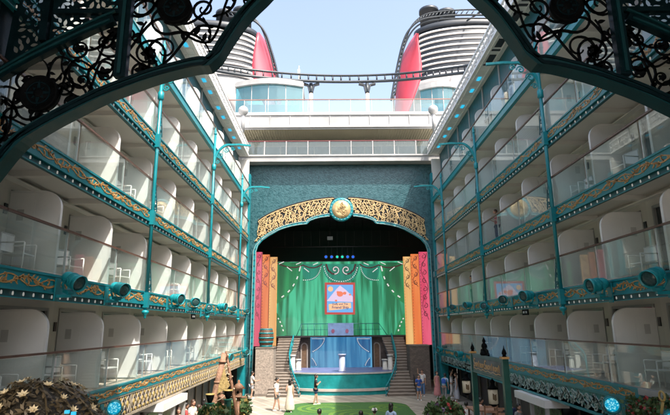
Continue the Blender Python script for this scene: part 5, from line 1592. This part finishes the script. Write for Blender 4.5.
# shop canopies
for (X, s, pa_, pb_, lab) in ((XL, -1, 187, 163, 'white box canopy over the shop on the left side'), (XR, 1, 515, 545, 'white box canopy over the shop on the right side')):
    ya, yb = yforpx(pa_, X - s * 0.22, 392), yforpx(pb_, X - s * 0.22, 400)
    o = empty('shop_canopy', (X, (ya + yb) / 2, ZG)); tag(o, lab, 'canopy', 'white shop canopies')
    mb = MB(); mb.box(X - s * 0.25, X + s * 0.6, yb, ya, -2.82, -2.56); mb.build('canopy_box', WHITEB, o)
    mb = MB()
    for yy in (yb + 0.1, ya - 0.1, (ya + yb) / 2): mb.box(X - s * 0.2, X - s * 0.08, yy - 0.06, yy + 0.06, ZG, -2.821)
    mb.build('canopy_post', WHITE, o)
    mb = MB(); mb.box(X + s * 0.3, X + s * 0.34, yb + 0.1, ya - 0.1, -4.0, -2.9); mb.build('shop_window', mat('leafy_window', (0.06, 0.14, 0.05), 0.3, var=0.7, vscale=4), o)

# ------------------------------------------------------------------ foliage
def leafcloud(n, fn, size, ms, rs, name, parent):
    mb = MB()
    for _ in range(n):
        c = Vector(fn(rs)); s_ = size * rs.uniform(0.6, 1.3)
        d = Vector((rs.gauss(0, 1), rs.gauss(0, 1), rs.gauss(0, 0.7))).normalized(); e = d.orthogonal().normalized()
        e = Matrix.Rotation(rs.uniform(0, 6.28), 3, d) @ e
        q = d.cross(e) * 0.35
        mb.m = rs.choice((0, 0, 0, 1)) if len(ms) == 2 else (rs.choice((0, 0, 0, 1, 1, 0, 2)) )
        b0 = mb.add([c, c + e * s_ * 0.5 + q * s_, c + e * s_, c + e * s_ * 0.5 - q * s_])
        mb.face((b0, b0 + 1, b0 + 2, b0 + 3))
    return mb.build(name, ms, parent)
for (X, s, lab, dens) in ((XL, -1, 'green garland with dark red flowers under the near left balcony', 9500), (XR, 1, 'green garland with yellow ribbon ring under the near right balcony', 9500)):
    o = empty('leafy_garland', (X, 11, -2.6)); tag(o, lab, 'plant', 'garlands under the near balconies')
    rs = random.Random(31 + s)
    def fn(r, X=X, s=s):
        y = r.uniform(5.5, 13.2 if s < 0 else 13.4); a = r.uniform(0, 6.28); q = r.random() ** 0.5
        k = 1 + 0.18 * math.sin(y * 2.3) + 0.1 * math.sin(y * 6.1)
        return (X - s * 0.16 + math.cos(a) * 0.30 * q * k, y, -2.12 + math.sin(a) * 0.46 * q * k)
    leafcloud(dens, fn, 0.12, [LEAF1, LEAF2, FLRED], rs, 'leaves', o)
    mb = MB(); mb.tube([(X - s * 0.1, 5.5, -2.1), (X - s * 0.1, 13.3, -2.1)], 0.12, 8); mb.build('stem', WOOD, o)
    if s > 0:
        c = at(662, 396, yforpx(662, XR - 0.5)); mb = MB()
        ringp = [(c.x, c.y + 0.09 * math.cos(q * PI / 8), c.z + 0.09 * math.sin(q * PI / 8)) for q in range(17)]
        mb.tube(ringp, 0.022, 8, False); mb.tube([(c.x, c.y, c.z - 0.12), (c.x, c.y + 0.1, c.z - 0.35)], 0.03, 6); mb.build('gold_ring', YEL, o)

# flower dome, bottom left
dc = at(31, 457, 5.0); DR = 0.66
dome = empty('flower_dome', (dc.x, dc.y, ZG)); tag(dome, 'bronze wire dome covered with pale gold metal flowers, beside the red-flowered garland', 'dome')
mb = MB()
prof = [(DR * math.cos(a), DR * math.sin(a)) for a in [R(q) for q in range(-30, 91, 8)]]
mb.lathe([(max(0.02, r_ * 0.93), h_ * 0.93) for r_, h_ in prof], dc, 32); mb.build('dome_shell', mat('dome_dark', (0.05, 0.04, 0.025), 0.5, var=0.5, vscale=12, bump=0.8, bscale=22, metal=0.3), dome)
mb = MB()
for k in range(14):
    a = 2 * PI * k / 14; mb.tube([dc + Vector((DR * 0.95 * math.cos(e_) * math.cos(a), DR * 0.95 * math.cos(e_) * math.sin(a), DR * 0.95 * math.sin(e_))) for e_ in [R(q) for q in range(-30, 91, 12)]], 0.010, 5)
mb.tube([(dc.x, dc.y, ZG), (dc.x, dc.y, dc.z - 0.2)], 0.12, 12)
mb.lathe([(0.35, 0), (0.3, 0.08), (0.12, 0.2)], (dc.x, dc.y, ZG), 16)
mb.build('ribs_and_pole', BRONZE, dome)
rs = random.Random(12)
mb = MB(); lv = MB()
placed = []
k = 0
while k < 96:
    u, v_ = rs.random(), rs.random()
    th = 2 * PI * u; ph = math.asin(rs.uniform(-0.2, 1.0))
    n = Vector((math.cos(ph) * math.cos(th), math.cos(ph) * math.sin(th), math.sin(ph)))
    if any((n - q).length < 0.17 for q in placed):
        k += 0.05; continue
    placed.append(n); k += 1
    mb = MB()
    c = dc + n * DR * 1.01; e = n.orthogonal().normalized(); f_ = n.cross(e)
    fs = rs.uniform(0.03, 0.055); a0 = rs.uniform(0, 1)
    mb.m = 0
    for q in range(7):
        a = a0 + q * 2 * PI / 7; d = e * math.cos(a) + f_ * math.sin(a); t = n.cross(d)
        b0 = mb.add([c, c + d * fs * 0.6 + t * fs * 0.28 + n * 0.018, c + d * fs * 1.15 + n * 0.028, c + d * fs * 0.6 - t * fs * 0.28 + n * 0.018])
        mb.face((b0, b0 + 1, b0 + 2, b0 + 3))
    mb.sphere(c + n * 0.012, 0.012, 8); mb.build('metal_flower', BRASSF, dome)
for _ in range(2200):
    th = rs.uniform(0, 6.28); ph = math.asin(rs.uniform(-0.4, 1.0))
    n = Vector((math.cos(ph) * math.cos(th), math.cos(ph) * math.sin(th), math.sin(ph))); e = n.orthogonal().normalized(); e = Matrix.Rotation(rs.uniform(0, 6.28), 3, n) @ e; f_ = n.cross(e)
    c = dc + n * DR * rs.uniform(0.94, 1.0); s_ = rs.uniform(0.04, 0.08)
    b0 = lv.add([c, c + e * s_ * 0.5 + f_ * s_ * 0.22 + n * 0.01, c + e * s_ + n * 0.02, c + e * s_ * 0.5 - f_ * s_ * 0.22 + n * 0.01]); lv.face((b0, b0 + 1, b0 + 2, b0 + 3))
lv.build('metal_leaves', BRONZE, dome)
mb = MB()
for (px, py) in ((66.5, 412), (73, 413.5)):
    q = at(px, py, 4.55); mb.box(q.x - 0.018, q.x + 0.018, q.y, q.y + 0.02, q.z - 0.013, q.z + 0.013)
mb.build('cyan_tiles', CYANS, dome)

# planted shrubs near the courtyard edge
def shrub(px, py, Y, r_, lab, seed, fl_=None):
    c = at(px, py, Y); o = empty('leafy_shrub', (c.x, Y, ZG)); tag(o, lab, 'plant', 'shrubs at the courtyard edge')
    rs = random.Random(seed)
    lob = [(rs.uniform(-.6, .6) * r_, rs.uniform(-.6, .6) * r_, rs.uniform(-.2, .5) * r_, rs.uniform(0.4, 0.65) * r_) for _ in range(9)]
    def fn(r):
        l = r.choice(lob); d = Vector((r.gauss(0, 1), r.gauss(0, 1), r.gauss(0, 1))).normalized() * l[3] * r.random() ** 0.4
        return (c.x + l[0] + d.x, Y + l[1] + d.y, c.z + l[2] + d.z)
    leafcloud(2600, fn, 0.16, [LEAF1, LEAF2, fl_ or FLRED], rs, 'leaves', o)
    mb = MB()
    for q in range(5): mb.tube([(c.x, Y, ZG), (c.x + lob[q][0] * 0.4, Y + lob[q][1] * 0.4, c.z - r_ * 0.2), (c.x + lob[q][0], Y + lob[q][1], c.z + lob[q][2])], [0.05, 0.035, 0.012], 6)
    mb.build('branches', WOOD, o)
    mb = MB(); mb.lathe([(0.32, 0), (0.42, 0.5), (0.45, 0.55), (0.38, 0.55)], (c.x, Y, ZG), 18); mb.build('planter', GREENP, o)
shrub(238, 410, 19, 0.45, 'bushy green shrub right of the leaning carved log', 41, YEL)
shrub(213, 420, 15.5, 0.40, 'dark green shrub below the carved log frame', 42, YEL)
shrub(450, 412, 18.5, 0.45, 'dark green shrub below the signpost, right of the lawn', 43, FLRED)
shrub(438, 417, 17, 0.35, 'low shrub at the bottom of the picture, left of the signpost', 44, mat('flower_lilac', (0.30, 0.18, 0.35), 0.6))

# carved timber frame with golden panel, left
CY = 17.5
tf = empty('carved_timber_frame', (at(220, 400, CY).x, CY, ZG)); tag(tf, 'leaning carved log frame with rope netting and golden panel, lower left', 'frame')
def T(px, py, dy=0): return at(px, py, CY + dy)
a_, b_ = T(211, 412), T(224.5, 353)
d_ = (b_ - a_).normalized(); foot = a_ - d_ * ((a_.z - ZG) / d_.z)
mb = MB(); mb.tube([foot, a_, a_.lerp(b_, 0.5), b_], [0.13, 0.12, 0.11, 0.085], 12)
for t in (0.15, 0.5, 0.85): 
    q = a_.lerp(b_, t); mb.lathe([(0.125, -0.02), (0.128, 0.03)], q, 12)
mb.build('leaning_log', WOODL, tf)
c_, e_ = T(233, 392), T(226, 351)
d_ = (e_ - c_).normalized(); foot2 = c_ - d_ * ((c_.z - ZG) / d_.z)
mb = MB(); mb.tube([foot2, c_, e_], [0.07, 0.055, 0.035], 8); mb.build('carved_pole', WOOD, tf)
mb = MB(); P4_ = [T(224, 368, -0.1), T(226, 376, -0.1), T(229.5, 385, -0.1), T(228, 388, -0.1), T(217, 394, -0.1), T(219, 384, -0.1)]
n0 = mb.add(P4_ + [p + Vector((0, 0.06, 0)) for p in P4_]); mb.face(range(n0, n0 + 6)); mb.face(reversed(range(n0 + 6, n0 + 12)))
for i in range(6): j = (i + 1) % 6; mb.face((n0 + i, n0 + 6 + i, n0 + 6 + j, n0 + j))
mb.build('golden_panel', mat('old_gold_panel', (0.42, 0.30, 0.12), 0.45, var=0.4, vscale=12, bump=0.5), tf)
mb = MB(); rs = random.Random(2)
for i in range(9):
    t = i / 8; p0 = a_.lerp(b_, 0.15 + t * 0.8); p1 = c_.lerp(e_, 0.1 + t * 0.85)
    m_ = p0.lerp(p1, 0.5) + Vector((0, 0, -0.08)); mb.tube([p0, m_, p1], 0.018, 5)
for i in range(14):
    q = c_.lerp(e_, rs.random()); mb.sphere(q + Vector((rs.uniform(-.1, .1), -0.08, 0)), rs.uniform(0.02, 0.035), 6)
mb.build('rope_netting', mat('rope', (0.45, 0.36, 0.24), 0.8), tf)
for (px, py, lab, ss) in ((238.5, 391, 'small thatched wooden birdhouse right of the golden panel', 1.0), (221, 402, 'small wooden birdhouse below the golden panel', 1.0)):
    Y_ = 18.2; q = at(px, py, Y_); o = empty('birdhouse', (q.x, Y_, ZG)); tag(o, lab, 'birdhouse', 'wooden birdhouses on poles')
    mb = MB(); mb.box(q.x - 0.12, q.x + 0.12, Y_ - 0.12, Y_ + 0.12, q.z - 0.18, q.z + 0.1); mb.build('house_body', WOODL, o)
    mb = MB(); mb.lathe([(0.24, 0.08), (0.10, 0.22), (0.04, 0.26), (0.05, 0.32), (0.01, 0.36)], q, 8); mb.build('roof', WOOD, o)
    mb = MB(); mb.lathe([(0.045, -0.135), (0.045, -0.122)], q + Vector((0, 0, -0.02)), 10, 'Y'); mb.build('entry_hole', BLACK, o)
    mb = MB(); mb.tube([(q.x, Y_, ZG), (q.x, Y_, q.z - 0.18)], 0.05, 8); mb.tube([(q.x - 0.3, Y_, q.z - 0.2), (q.x + 0.3, Y_, q.z - 0.2)], 0.03, 6); mb.build('pole', WOOD, o)
for (px, py, lab) in ((228, 396, 'green fluted pole topped by a black and gold cup, below the golden panel'), (210, 400, 'green pole topped by a black and gold cup at the foot of the log')):
    Y_ = 16.4; q = at(px, py, Y_); o = empty('cup_topped_pole', (q.x, Y_, ZG)); tag(o, lab, 'pole', 'green poles with black cups')
    mb = MB(); mb.lathe([(0.16, ZG - q.z), (0.16, ZG - q.z + 0.2), (0.11, ZG - q.z + 0.25), (0.11, -0.12), (0.15, -0.08)], q, 12); mb.build('shaft', GREENP, o)
    mb = MB(); mb.lathe([(0.05, -0.08), (0.09, 0.0), (0.12, 0.1), (0.13, 0.17), (0.10, 0.17)], q, 14); mb.build('cup', BLACK, o)
    mb = MB(); mb.lathe([(0.135, 0.15), (0.14, 0.155), (0.14, 0.18), (0.10, 0.18)], q, 14); mb.build('gold_rim', YEL, o)

# wooden stools and table below the sign
def stool(px, py, Y, lab, name='wooden_stool'):
    q = at(px, py, Y); o = empty(name, (q.x, Y, ZG)); tag(o, lab, 'stool' if name != 'wooden_table' else 'table', 'wooden furniture by the shop')
    h_ = q.z - ZG; w_ = 0.26 if name != 'wooden_table' else 0.55
    mb = MB(); mb.box(q.x - w_, q.x + w_, Y - w_, Y + w_, q.z - 0.05, q.z); mb.build('top', WOODL, o)
    for sx in (-1, 1):
        for sy in (-1, 1):
            mb = MB(); mb.box(q.x + sx * w_ * 0.85 - 0.03, q.x + sx * w_ * 0.85 + 0.03, Y + sy * w_ * 0.85 - 0.03, Y + sy * w_ * 0.85 + 0.03, ZG, q.z - 0.051); mb.build('leg', WOOD, o)
    mb = MB()
    for sy in (-1, 1): mb.box(q.x - w_ * 0.85, q.x + w_ * 0.85, Y + sy * w_ * 0.85 - 0.02, Y + sy * w_ * 0.85 + 0.02, ZG + h_ * 0.45, ZG + h_ * 0.52)
    mb.build('stretcher', WOOD, o)
def highchair(px, py, Y, lab):
    q = at(px, py, Y); o = empty('wooden_chair', (q.x, Y, ZG)); tag(o, lab, 'chair', 'wooden furniture by the shop')
    h_ = q.z - ZG
    mb = MB(); mb.box(q.x - 0.24, q.x + 0.24, Y - 0.24, Y + 0.24, ZG + h_ - 0.5, ZG + h_ - 0.45); mb.build('seat', WOODL, o)
    for sx in (-1, 1):
        mb = MB(); mb.box(q.x + sx * 0.22 - 0.025, q.x + sx * 0.22 + 0.025, Y - 0.22, Y - 0.17, ZG, q.z); mb.build('leg', WOOD, o)
        mb = MB(); mb.box(q.x + sx * 0.22 - 0.025, q.x + sx * 0.22 + 0.025, Y + 0.18, Y + 0.23, ZG, ZG + h_ - 0.5); mb.build('leg', WOOD, o)
    mb = MB()
    for t in (0.03, 0.2): mb.box(q.x - 0.22, q.x + 0.22, Y - 0.215, Y - 0.175, q.z - t - 0.07, q.z - t)
    mb.build('backrest', WOODL, o)
highchair(489, 404, 19.5, 'tall wooden chair with slatted back under the hanging lantern')
highchair(499, 406, 19.8, 'tall wooden chair right beside the near green sign post')
stool(484, 408, 21, 'wooden table between the two green sign posts', 'wooden_table')

# ------------------------------------------------------------------ people
SKIN = mat('skin_warm', (0.50, 0.29, 0.20), 0.55, var=0.05)
HAIR = mat('black_hair', (0.012, 0.010, 0.009), 0.45, var=0.2)
HAIRB = mat('brown_hair', (0.06, 0.03, 0.018), 0.5, var=0.2)
CL = {}
def cloth(name, c): 
    if name not in CL: CL[name] = mat('cloth_' + name, c, 0.85, var=0.12, vscale=7, bump=0.3, bscale=30)
    return CL[name]
cloth('white', (0.72, 0.71, 0.70)); cloth('cream', (0.66, 0.58, 0.47)); cloth('black', (0.02, 0.02, 0.023)); cloth('grey', (0.22, 0.22, 0.22)); cloth('blue', (0.03, 0.10, 0.42))
cloth('denim', (0.10, 0.20, 0.38)); cloth('pink', (0.52, 0.22, 0.22)); cloth('ltgrey', (0.45, 0.46, 0.50)); cloth('navy', (0.02, 0.03, 0.09)); cloth('red', (0.42, 0.05, 0.05)); cloth('lilac', (0.36, 0.24, 0.42)); cloth('ltblue', (0.32, 0.45, 0.62)); cloth('green', (0.05, 0.16, 0.08))

def skin_mesh(verts, edges, radii, levels=1, root=0):
    me = bpy.data.meshes.new('sk'); me.from_pydata(verts, edges, [])
    o = bpy.data.objects.new('sk', me); COL.objects.link(o)
    md = o.modifiers.new('s', 'SKIN'); md.use_smooth_shade = True; md.branch_smoothing = 0.4
    sv = me.skin_vertices[0].data
    for i, r_ in enumerate(radii):
        sv[i].radius = r_ if isinstance(r_, tuple) else (r_, r_); sv[i].use_root = (i == root)
    if levels: m2 = o.modifiers.new('ss', 'SUBSURF'); m2.levels = levels; m2.render_levels = levels
    dg = bpy.context.evaluated_depsgraph_get(); dg.update()
    out = bpy.data.meshes.new_from_object(o.evaluated_get(dg)); bpy.data.objects.remove(o)
    return out
def mesh_to_mb(mb, me):
    n = len(mb.v); mb.v.extend(tuple(v.co) for v in me.vertices); old = mb.smooth; mb.smooth = True
    for p in me.polygons: mb.face([n + i for i in p.vertices])
    mb.smooth = old

def person(loc, rz, H, top, bottom, lab, group=None, hair='long', hcol=None, arms='down', stride=0.0, dress=None, bag=None, lean=0.0, cap=None, sleeves=True):
    """faces local -Y. H in metres."""
    h = H / 1.70
    o = empty('person', loc, rz); tag(o, lab, 'person', group)
    hz = 0.90
    sp = [(0, 0, hz), (0, 0.01 + lean * 0.25, 1.08), (0, 0.0 + -lean * 0.35, 1.28 - lean * 0.05), (0, -lean * 0.6, 1.40 - lean * 0.1), (0, -0.01 - lean * 0.75, 1.49 - lean * 0.15)]
    V = [Vector(p) for p in sp]; E = [(0, 1), (1, 2), (2, 3), (3, 4)]; RD = [(0.145, 0.11), (0.12, 0.095), (0.145, 0.10), (0.085, 0.075), (0.052, 0.055)]
    A_ = {'down': ((0.02, 0.03, -0.28), (0.0, -0.06, -0.25)), 'bend': ((0.03, 0.04, -0.27), (-0.06, -0.22, 0.08)), 'reach': ((0.05, -0.10, -0.24), (0.10, -0.24, 0.04)), 'up': ((0.10, -0.06, 0.12), (0.0, -0.10, 0.24)), 'chest': ((0.06, -0.04, -0.26), (-0.16, -0.16, 0.14)), 'hip': ((0.14, 0.06, -0.22), (-0.10, -0.08, -0.14))}
    if isinstance(arms, str): arms = (arms, arms)
    sh = V[3] + Vector((0, 0, -0.045))
    handpos = []
    for si, am in zip((-1, 1), arms):
        a, c = A_[am]
        s0 = sh + Vector((si * 0.175, 0, 0)); el = s0 + Vector((a[0] * si, a[1], a[2])); wr = el + Vector((c[0] * si, c[1], c[2]))
        n = len(V); V += [s0, el, wr, wr + (wr - el).normalized() * 0.07]; E += [(3, n), (n, n + 1), (n + 1, n + 2), (n + 2, n + 3)]; RD += [(0.06, 0.06), (0.042, 0.042), (0.026, 0.03), (0.018, 0.036)]
        handpos.append((wr, (wr - el).normalized(), si))
    feet = []
    for si in (-1, 1):
        st_ = stride * si
        hp = Vector((si * 0.085, 0, hz - 0.06)); kn = Vector((si * 0.09, -st_ * 0.5 - 0.02, 0.48)); an = Vector((si * 0.09, -st_ + (0.05 if st_ < 0 else 0), 0.085)); to = an + Vector((0, -0.15, -0.05))
        n = len(V); V += [hp, kn, an, to]; E += [(0, n), (n, n + 1), (n + 1, n + 2), (n + 2, n + 3)]; RD += [(0.085, 0.09), (0.055, 0.058), (0.035, 0.038), (0.035, 0.025)]
        feet.append((an, to))
    me = skin_mesh([tuple(v * h) for v in V], E, [(a * h, b_ * h) for a, b_ in RD], 1)
    mb = MB(); mesh_to_mb(mb, me)
    hc = V[4] + Vector((0, -0.015, 0.115))
    # head: skull + jaw + nose + ears + eyes
    mb.sphere(hc * h, 0.098 * h, 14, 0.82, 0.98, 1.08); mb.sphere((hc + Vector((0, -0.025, -0.06))) * h, 0.066 * h, 10, 0.85, 0.95, 0.9)
    mb.sphere((hc + Vector((0, -0.102, -0.01))) * h, 0.014 * h, 6, 0.8, 1.1, 1.3)
    for si in (-1, 1): mb.sphere((hc + Vector((si * 0.08, 0.0, -0.005))) * h, 0.022 * h, 6, 0.4, 0.8, 1.2)
    # fingers
    for wr, d, si in handpos:
        side = d.cross(Vector((0, 1, 0.2))).normalized() if abs(d.y) < 0.9 else Vector((1, 0, 0))
        side = (Vector((0, 1, 0)) - d * d.y).normalized() if abs(d.y) < 0.7 else (Vector((1, 0, 0)) - d * d.x).normalized()
        pal = d.cross(side).normalized() * si
        for q, (off, L) in enumerate(((-0.027, 0.062), (-0.009, 0.074), (0.009, 0.07), (0.027, 0.055))):
            b0 = wr + d * 0.065 + side * off; mb.tube([b0 * h, (b0 + d * L * 0.55) * h, (b0 + d * L * 0.9 - pal * 0.015) * h], [0.0095 * h, 0.0085 * h, 0.006 * h], 5)
        b0 = wr + d * 0.02 + side * -0.03; mb.tube([b0 * h, (b0 + d * 0.03 - side * 0.022) * h, (b0 + d * 0.055 - side * 0.026) * h], [0.011 * h, 0.0095 * h, 0.007 * h], 5)
    mb.m = 1
    for si in (-1, 1): mb.sphere((hc + Vector((si * 0.032, -0.088, 0.005))) * h, 0.011 * h, 6)
    mb.m = 2; mb.box(-0.022 * h, 0.022 * h, (hc.y - 0.098) * h, (hc.y - 0.08) * h, (hc.z - 0.058) * h, (hc.z - 0.05) * h)
    inst(mb.mesh('body', [SKIN, HAIR, cloth('red', 0)]), 'body', o, local=True)
    # hair
    hm = hcol or HAIR
    mb = MB(); mb.sphere((hc + Vector((0, 0.022, 0.028))) * h, 0.108 * h, 14, 0.88, 1.0, 0.98)
    if hair == 'long': mb.lathe([(0.05 * h, -0.28 * h), (0.085 * h, -0.22 * h), (0.095 * h, -0.08 * h), (0.09 * h, 0.03 * h)], (hc + Vector((0, 0.055, 0))) * h, 12, 'Z', 1.0, 0.55)
    if hair == 'tail': mb.tube([(hc + Vector((0, 0.10, 0.06))) * h, (hc + Vector((0, 0.16, 0.0))) * h, (hc + Vector((0, 0.14, -0.14))) * h], [0.03 * h, 0.035 * h, 0.012 * h], 8)
    inst(mb.mesh('hair', hm), 'hair', o, local=True)
    # shirt
    if not dress:
        n = 4; Vs = [v for v in V[:4]] ; Es = [(0, 1), (1, 2), (2, 3)]; Rs_ = [(0.158, 0.125), (0.138, 0.112), (0.158, 0.115), (0.09, 0.08)]
        if sleeves:
            for i, b0 in enumerate((5, 9)):
                Vs += [V[b0], V[b0].lerp(V[b0 + 1], 0.7)]; Es += [(3, 4 + i * 2), (4 + i * 2, 5 + i * 2)]; Rs_ += [(0.074, 0.074), (0.06, 0.06)]
        me = skin_mesh([tuple(v * h) for v in Vs], Es, [(a * h, b_ * h) for a, b_ in Rs_], 1)
        mb = MB(); mesh_to_mb(mb, me); inst(mb.mesh('shirt', top), 'shirt', o, local=True)
        Vs = [V[0] + Vector((0, 0, 0.04))]; Es = []; Rs_ = [(0.15, 0.118)]
        fr_ = 0.25 if bottom[1] == 'shorts' else 0.93
        for i, b0 in enumerate((13, 17)):
            if bottom[1] == 'shorts':
                Vs += [V[b0], V[b0].lerp(V[b0 + 1], 0.7)]; k0 = 1 + i * 2; Es += [(0, k0), (k0, k0 + 1)]; Rs_ += [(0.098, 0.105), (0.088, 0.09)]
            else:
                Vs += [V[b0], V[b0 + 1], V[b0 + 1].lerp(V[b0 + 2], 0.9)]; k0 = 1 + i * 3; Es += [(0, k0), (k0, k0 + 1), (k0 + 1, k0 + 2)]; Rs_ += [(0.095, 0.10), (0.068, 0.072), (0.058, 0.06)]
        me = skin_mesh([tuple(v * h) for v in Vs], Es, [(a * h, b_ * h) for a, b_ in Rs_], 1)
        mb = MB(); mesh_to_mb(mb, me); inst(mb.mesh('trousers' if bottom[1] != 'shorts' else 'shorts', bottom[0]), 'trousers' if bottom[1] != 'shorts' else 'shorts', o, local=True)
    else:
        mb = MB(); mb.smooth = True; prof = [(0.27, 0.30 if dress[1] == 'long' else 0.5), (0.22, 0.6), (0.175, 0.88), (0.135, 1.08), (0.155, 1.26), (0.145, 1.36), (0.075, 1.42)]
        if dress[1] == 'long': prof = [(0.25, 0.16)] + prof
        rings = []
        for r_, z_ in prof:
            rings.append(mb.add([Vector((math.cos(2 * PI * k / 20) * r_ * (1 + 0.05 * math.sin(5 * 2 * PI * k / 20) * (1.3 - z_)), math.sin(2 * PI * k / 20) * r_ * 0.72, z_)) * h for k in range(20)]))
        for i in range(len(rings) - 1):
            for k in range(20): k2 = (k + 1) % 20; mb.face((rings[i] + k, rings[i] + k2, rings[i + 1] + k2, rings[i + 1] + k))
        inst(mb.mesh('dress', dress[0]), 'dress', o, local=True)
    for an, to in feet:
        mb = MB(); mb.sphere(((an + to) / 2 + Vector((0, -0.01, -0.022))) * h, 0.115 * h, 10, 0.42, 1.15, 0.42)
        inst(mb.mesh('shoe', cloth('white', 0)), 'shoe', o, local=True)
    if bag:
        mb = MB(); mb.sphere(Vector((0, 0.17 - lean * 0.3, 1.18)) * h, 0.17 * h, 12, 0.9, 0.6, 1.25); inst(mb.mesh('backpack', bag), 'backpack', o, local=True)
    if cap:
        mb = MB(); mb.lathe([(0.115 * h, 0.02 * h), (0.112 * h, 0.06 * h), (0.08 * h, 0.11 * h), (0.01, 0.125 * h)], (hc + Vector((0, 0.01, 0.0))) * h, 14); mb.box(-0.07 * h, 0.07 * h, (hc.y - 0.19) * h, (hc.y - 0.08) * h, (hc.z + 0.03) * h, (hc.z + 0.045) * h)
        inst(mb.mesh('cap', cap), 'cap', o, local=True)
    return o

def feet_at(px, py): p = atz(px, py, ZG); return p
def onfloor(px, py): p = feet_at(px, py); return (p.x, p.y, ZG)
C = CL
GP = 'people walking in the courtyard'
person(onfloor(276.5, 411), R(70), 1.76, C['white'], (C['grey'], 'shorts'), 'person in white shirt and dark grey shorts walking towards the cream dress', GP, 'short', None, ('down', 'bend'), 0.12, bag=None)
person(onfloor(289.7, 412.5), R(170), 1.72, None, None, 'person in a long cream dress seen from behind, left of the lawn', GP, 'long', None, ('down', 'bend'), 0.05, dress=(C['cream'], 'long'))
person(onfloor(315.8, 404.8), R(100), 1.74, C['black'], (C['navy'], 'shorts'), 'person in dark top and shorts with hands raised, at the lawn corner', GP, 'long', None, ('chest', 'chest'), 0.10)
person(onfloor(251.5, 399), R(120), 1.72, C['white'], (C['ltgrey'], 'shorts'), 'person in white shirt and pale shorts pointing, beside the barrel pillar', GP, 'short', None, ('reach', 'down'), 0.04)
person(onfloor(419.5, 400.5), R(5), 1.55, C['blue'], (C['denim'], 'shorts'), 'child in bright blue shirt and denim shorts in front of the right stairs', GP, 'short', None, ('bend', 'bend'), 0.05)
person(onfloor(423, 396.5), R(-10), 1.70, C['white'], (C['denim'], 'trousers'), 'person in white shirt with one arm raised, behind the child in blue', GP, 'short', HAIRB, ('up', 'down'), 0.05)
person(onfloor(437.8, 397.5), R(20), 1.62, None, None, 'person in a long dusty pink dress by the dark doorway', GP, 'short', HAIRB, ('down', 'down'), 0, dress=(C['pink'], 'long'))
person(onfloor(445, 401.5), R(150), 1.68, C['ltblue'], (C['grey'], 'trousers'), 'person in pale blue shirt bending forward with a bright blue backpack', GP, 'short', None, ('down', 'reach'), 0.1, bag=C['blue'], lean=0.35)
person(onfloor(452.5, 398), R(60), 1.68, C['white'], (C['white'], 'trousers'), 'person dressed all in white with one arm lifted, near the shops', GP, 'short', None, ('up', 'bend'), 0.06)
person(onfloor(457.5, 401), R(-100), 1.66, None, None, 'person in a long pale grey robe beside the one in white', GP, 'short', HAIRB, ('bend', 'down'), 0.0, dress=(C['ltgrey'], 'long'))
GH = 'people whose heads show along the bottom edge'
def headat(px, py, H):
    # stand on floor with head-top at pixel
    p = atz(px, py, ZG + H); return (p.x, p.y, ZG)
person(headat(319.3, 409.5, 1.6), R(170), 1.6, C['black'], (C['navy'], 'trousers'), 'dark-haired head at the bottom edge below the person on the lawn corner', GH, 'short')
person(headat(360.8, 411.3, 1.6), R(180), 1.6, C['navy'], (C['grey'], 'trousers'), 'dark-haired head at the bottom edge, leftmost of three on the lawn', GH, 'short')
person(headat(374.5, 408.5, 1.62), R(185), 1.62, C['black'], (C['grey'], 'trousers'), 'dark-haired person with a white cap, middle of three on the lawn', GH, 'short', cap=C['white'])
person(headat(390.8, 403.5, 1.66), R(150), 1.66, C['ltblue'], (C['navy'], 'trousers'), 'long-haired person in pale shirt, tallest of three on the lawn', GH, 'long', arms=('down', 'bend'))
GC = 'crowd in front of the shops'
crowd = [
 (441, 404, 1.6, 'lilac', 'person in lilac top at the bottom edge left of the signpost', 'long', 20),
 (466, 402, 1.55, 'white', 'person in white shirt with dark hair between shrub and signpost', 'short', 170),
 (457, 407, 1.5, 'pink', 'person in pink top low beside the dark green shrub', 'long', 200),
 (510, 400, 1.7, 'navy', 'person in navy shirt right of the near sign post', 'short', 160),
 (518, 404, 1.6, 'grey', 'dark-haired person in grey shirt under the right shop canopy', 'long', 30),
 (545, 404, 1.6, 'ltblue', 'person in pale blue shirt at the right end of the right canopy', 'short', 200),
 (186, 403, 1.6, 'red', 'person in red shirt below the left shop canopy', 'short', 120),
 (193, 400, 1.65, 'white', 'person in white shirt, first right of the left canopy', 'long', 60),
 (199, 405, 1.55, 'cream', 'person in cream top left of the log foot', 'short', 150),
 (204, 399, 1.6, 'black', 'person in black top behind the log foot', 'long', 200),
 (179, 408, 1.6, 'ltgrey', 'person in pale grey shirt at the bottom edge under the left canopy', 'long', 10),
 (480, 398, 1.68, 'white', 'person in white standing behind the signpost', 'short', 90),
]
for (px, py, H_, c_, lab, hr, rz_) in crowd:
    person(headat(px, py, H_), R(rz_), H_, C[c_], (C['navy' if c_ != 'navy' else 'grey'], 'trousers'), lab, GC, hr, HAIRB if px % 2 else None, ('down', 'bend'), 0.05)
# people on the right balconies
p = at(473, 284, 26.5); yb_ = yforpx(473, XR + 0.5)
person((XR + 0.5, yb_, zf(1)), R(-90), 1.62, C['grey'], (C['navy'], 'trousers'), 'dark-haired person looking over the rail of the second right balcony row', 'people on the balconies', 'short', None, ('bend', 'bend'))
yb_ = yforpx(502.5, XR + 0.45)
person((XR + 0.45, yb_, zf(2)), R(-90), 1.60, C['red'], (C['navy'], 'trousers'), 'person in red with brown hair on the third right balcony row', 'people on the balconies', 'short', HAIRB, ('bend', 'bend'))
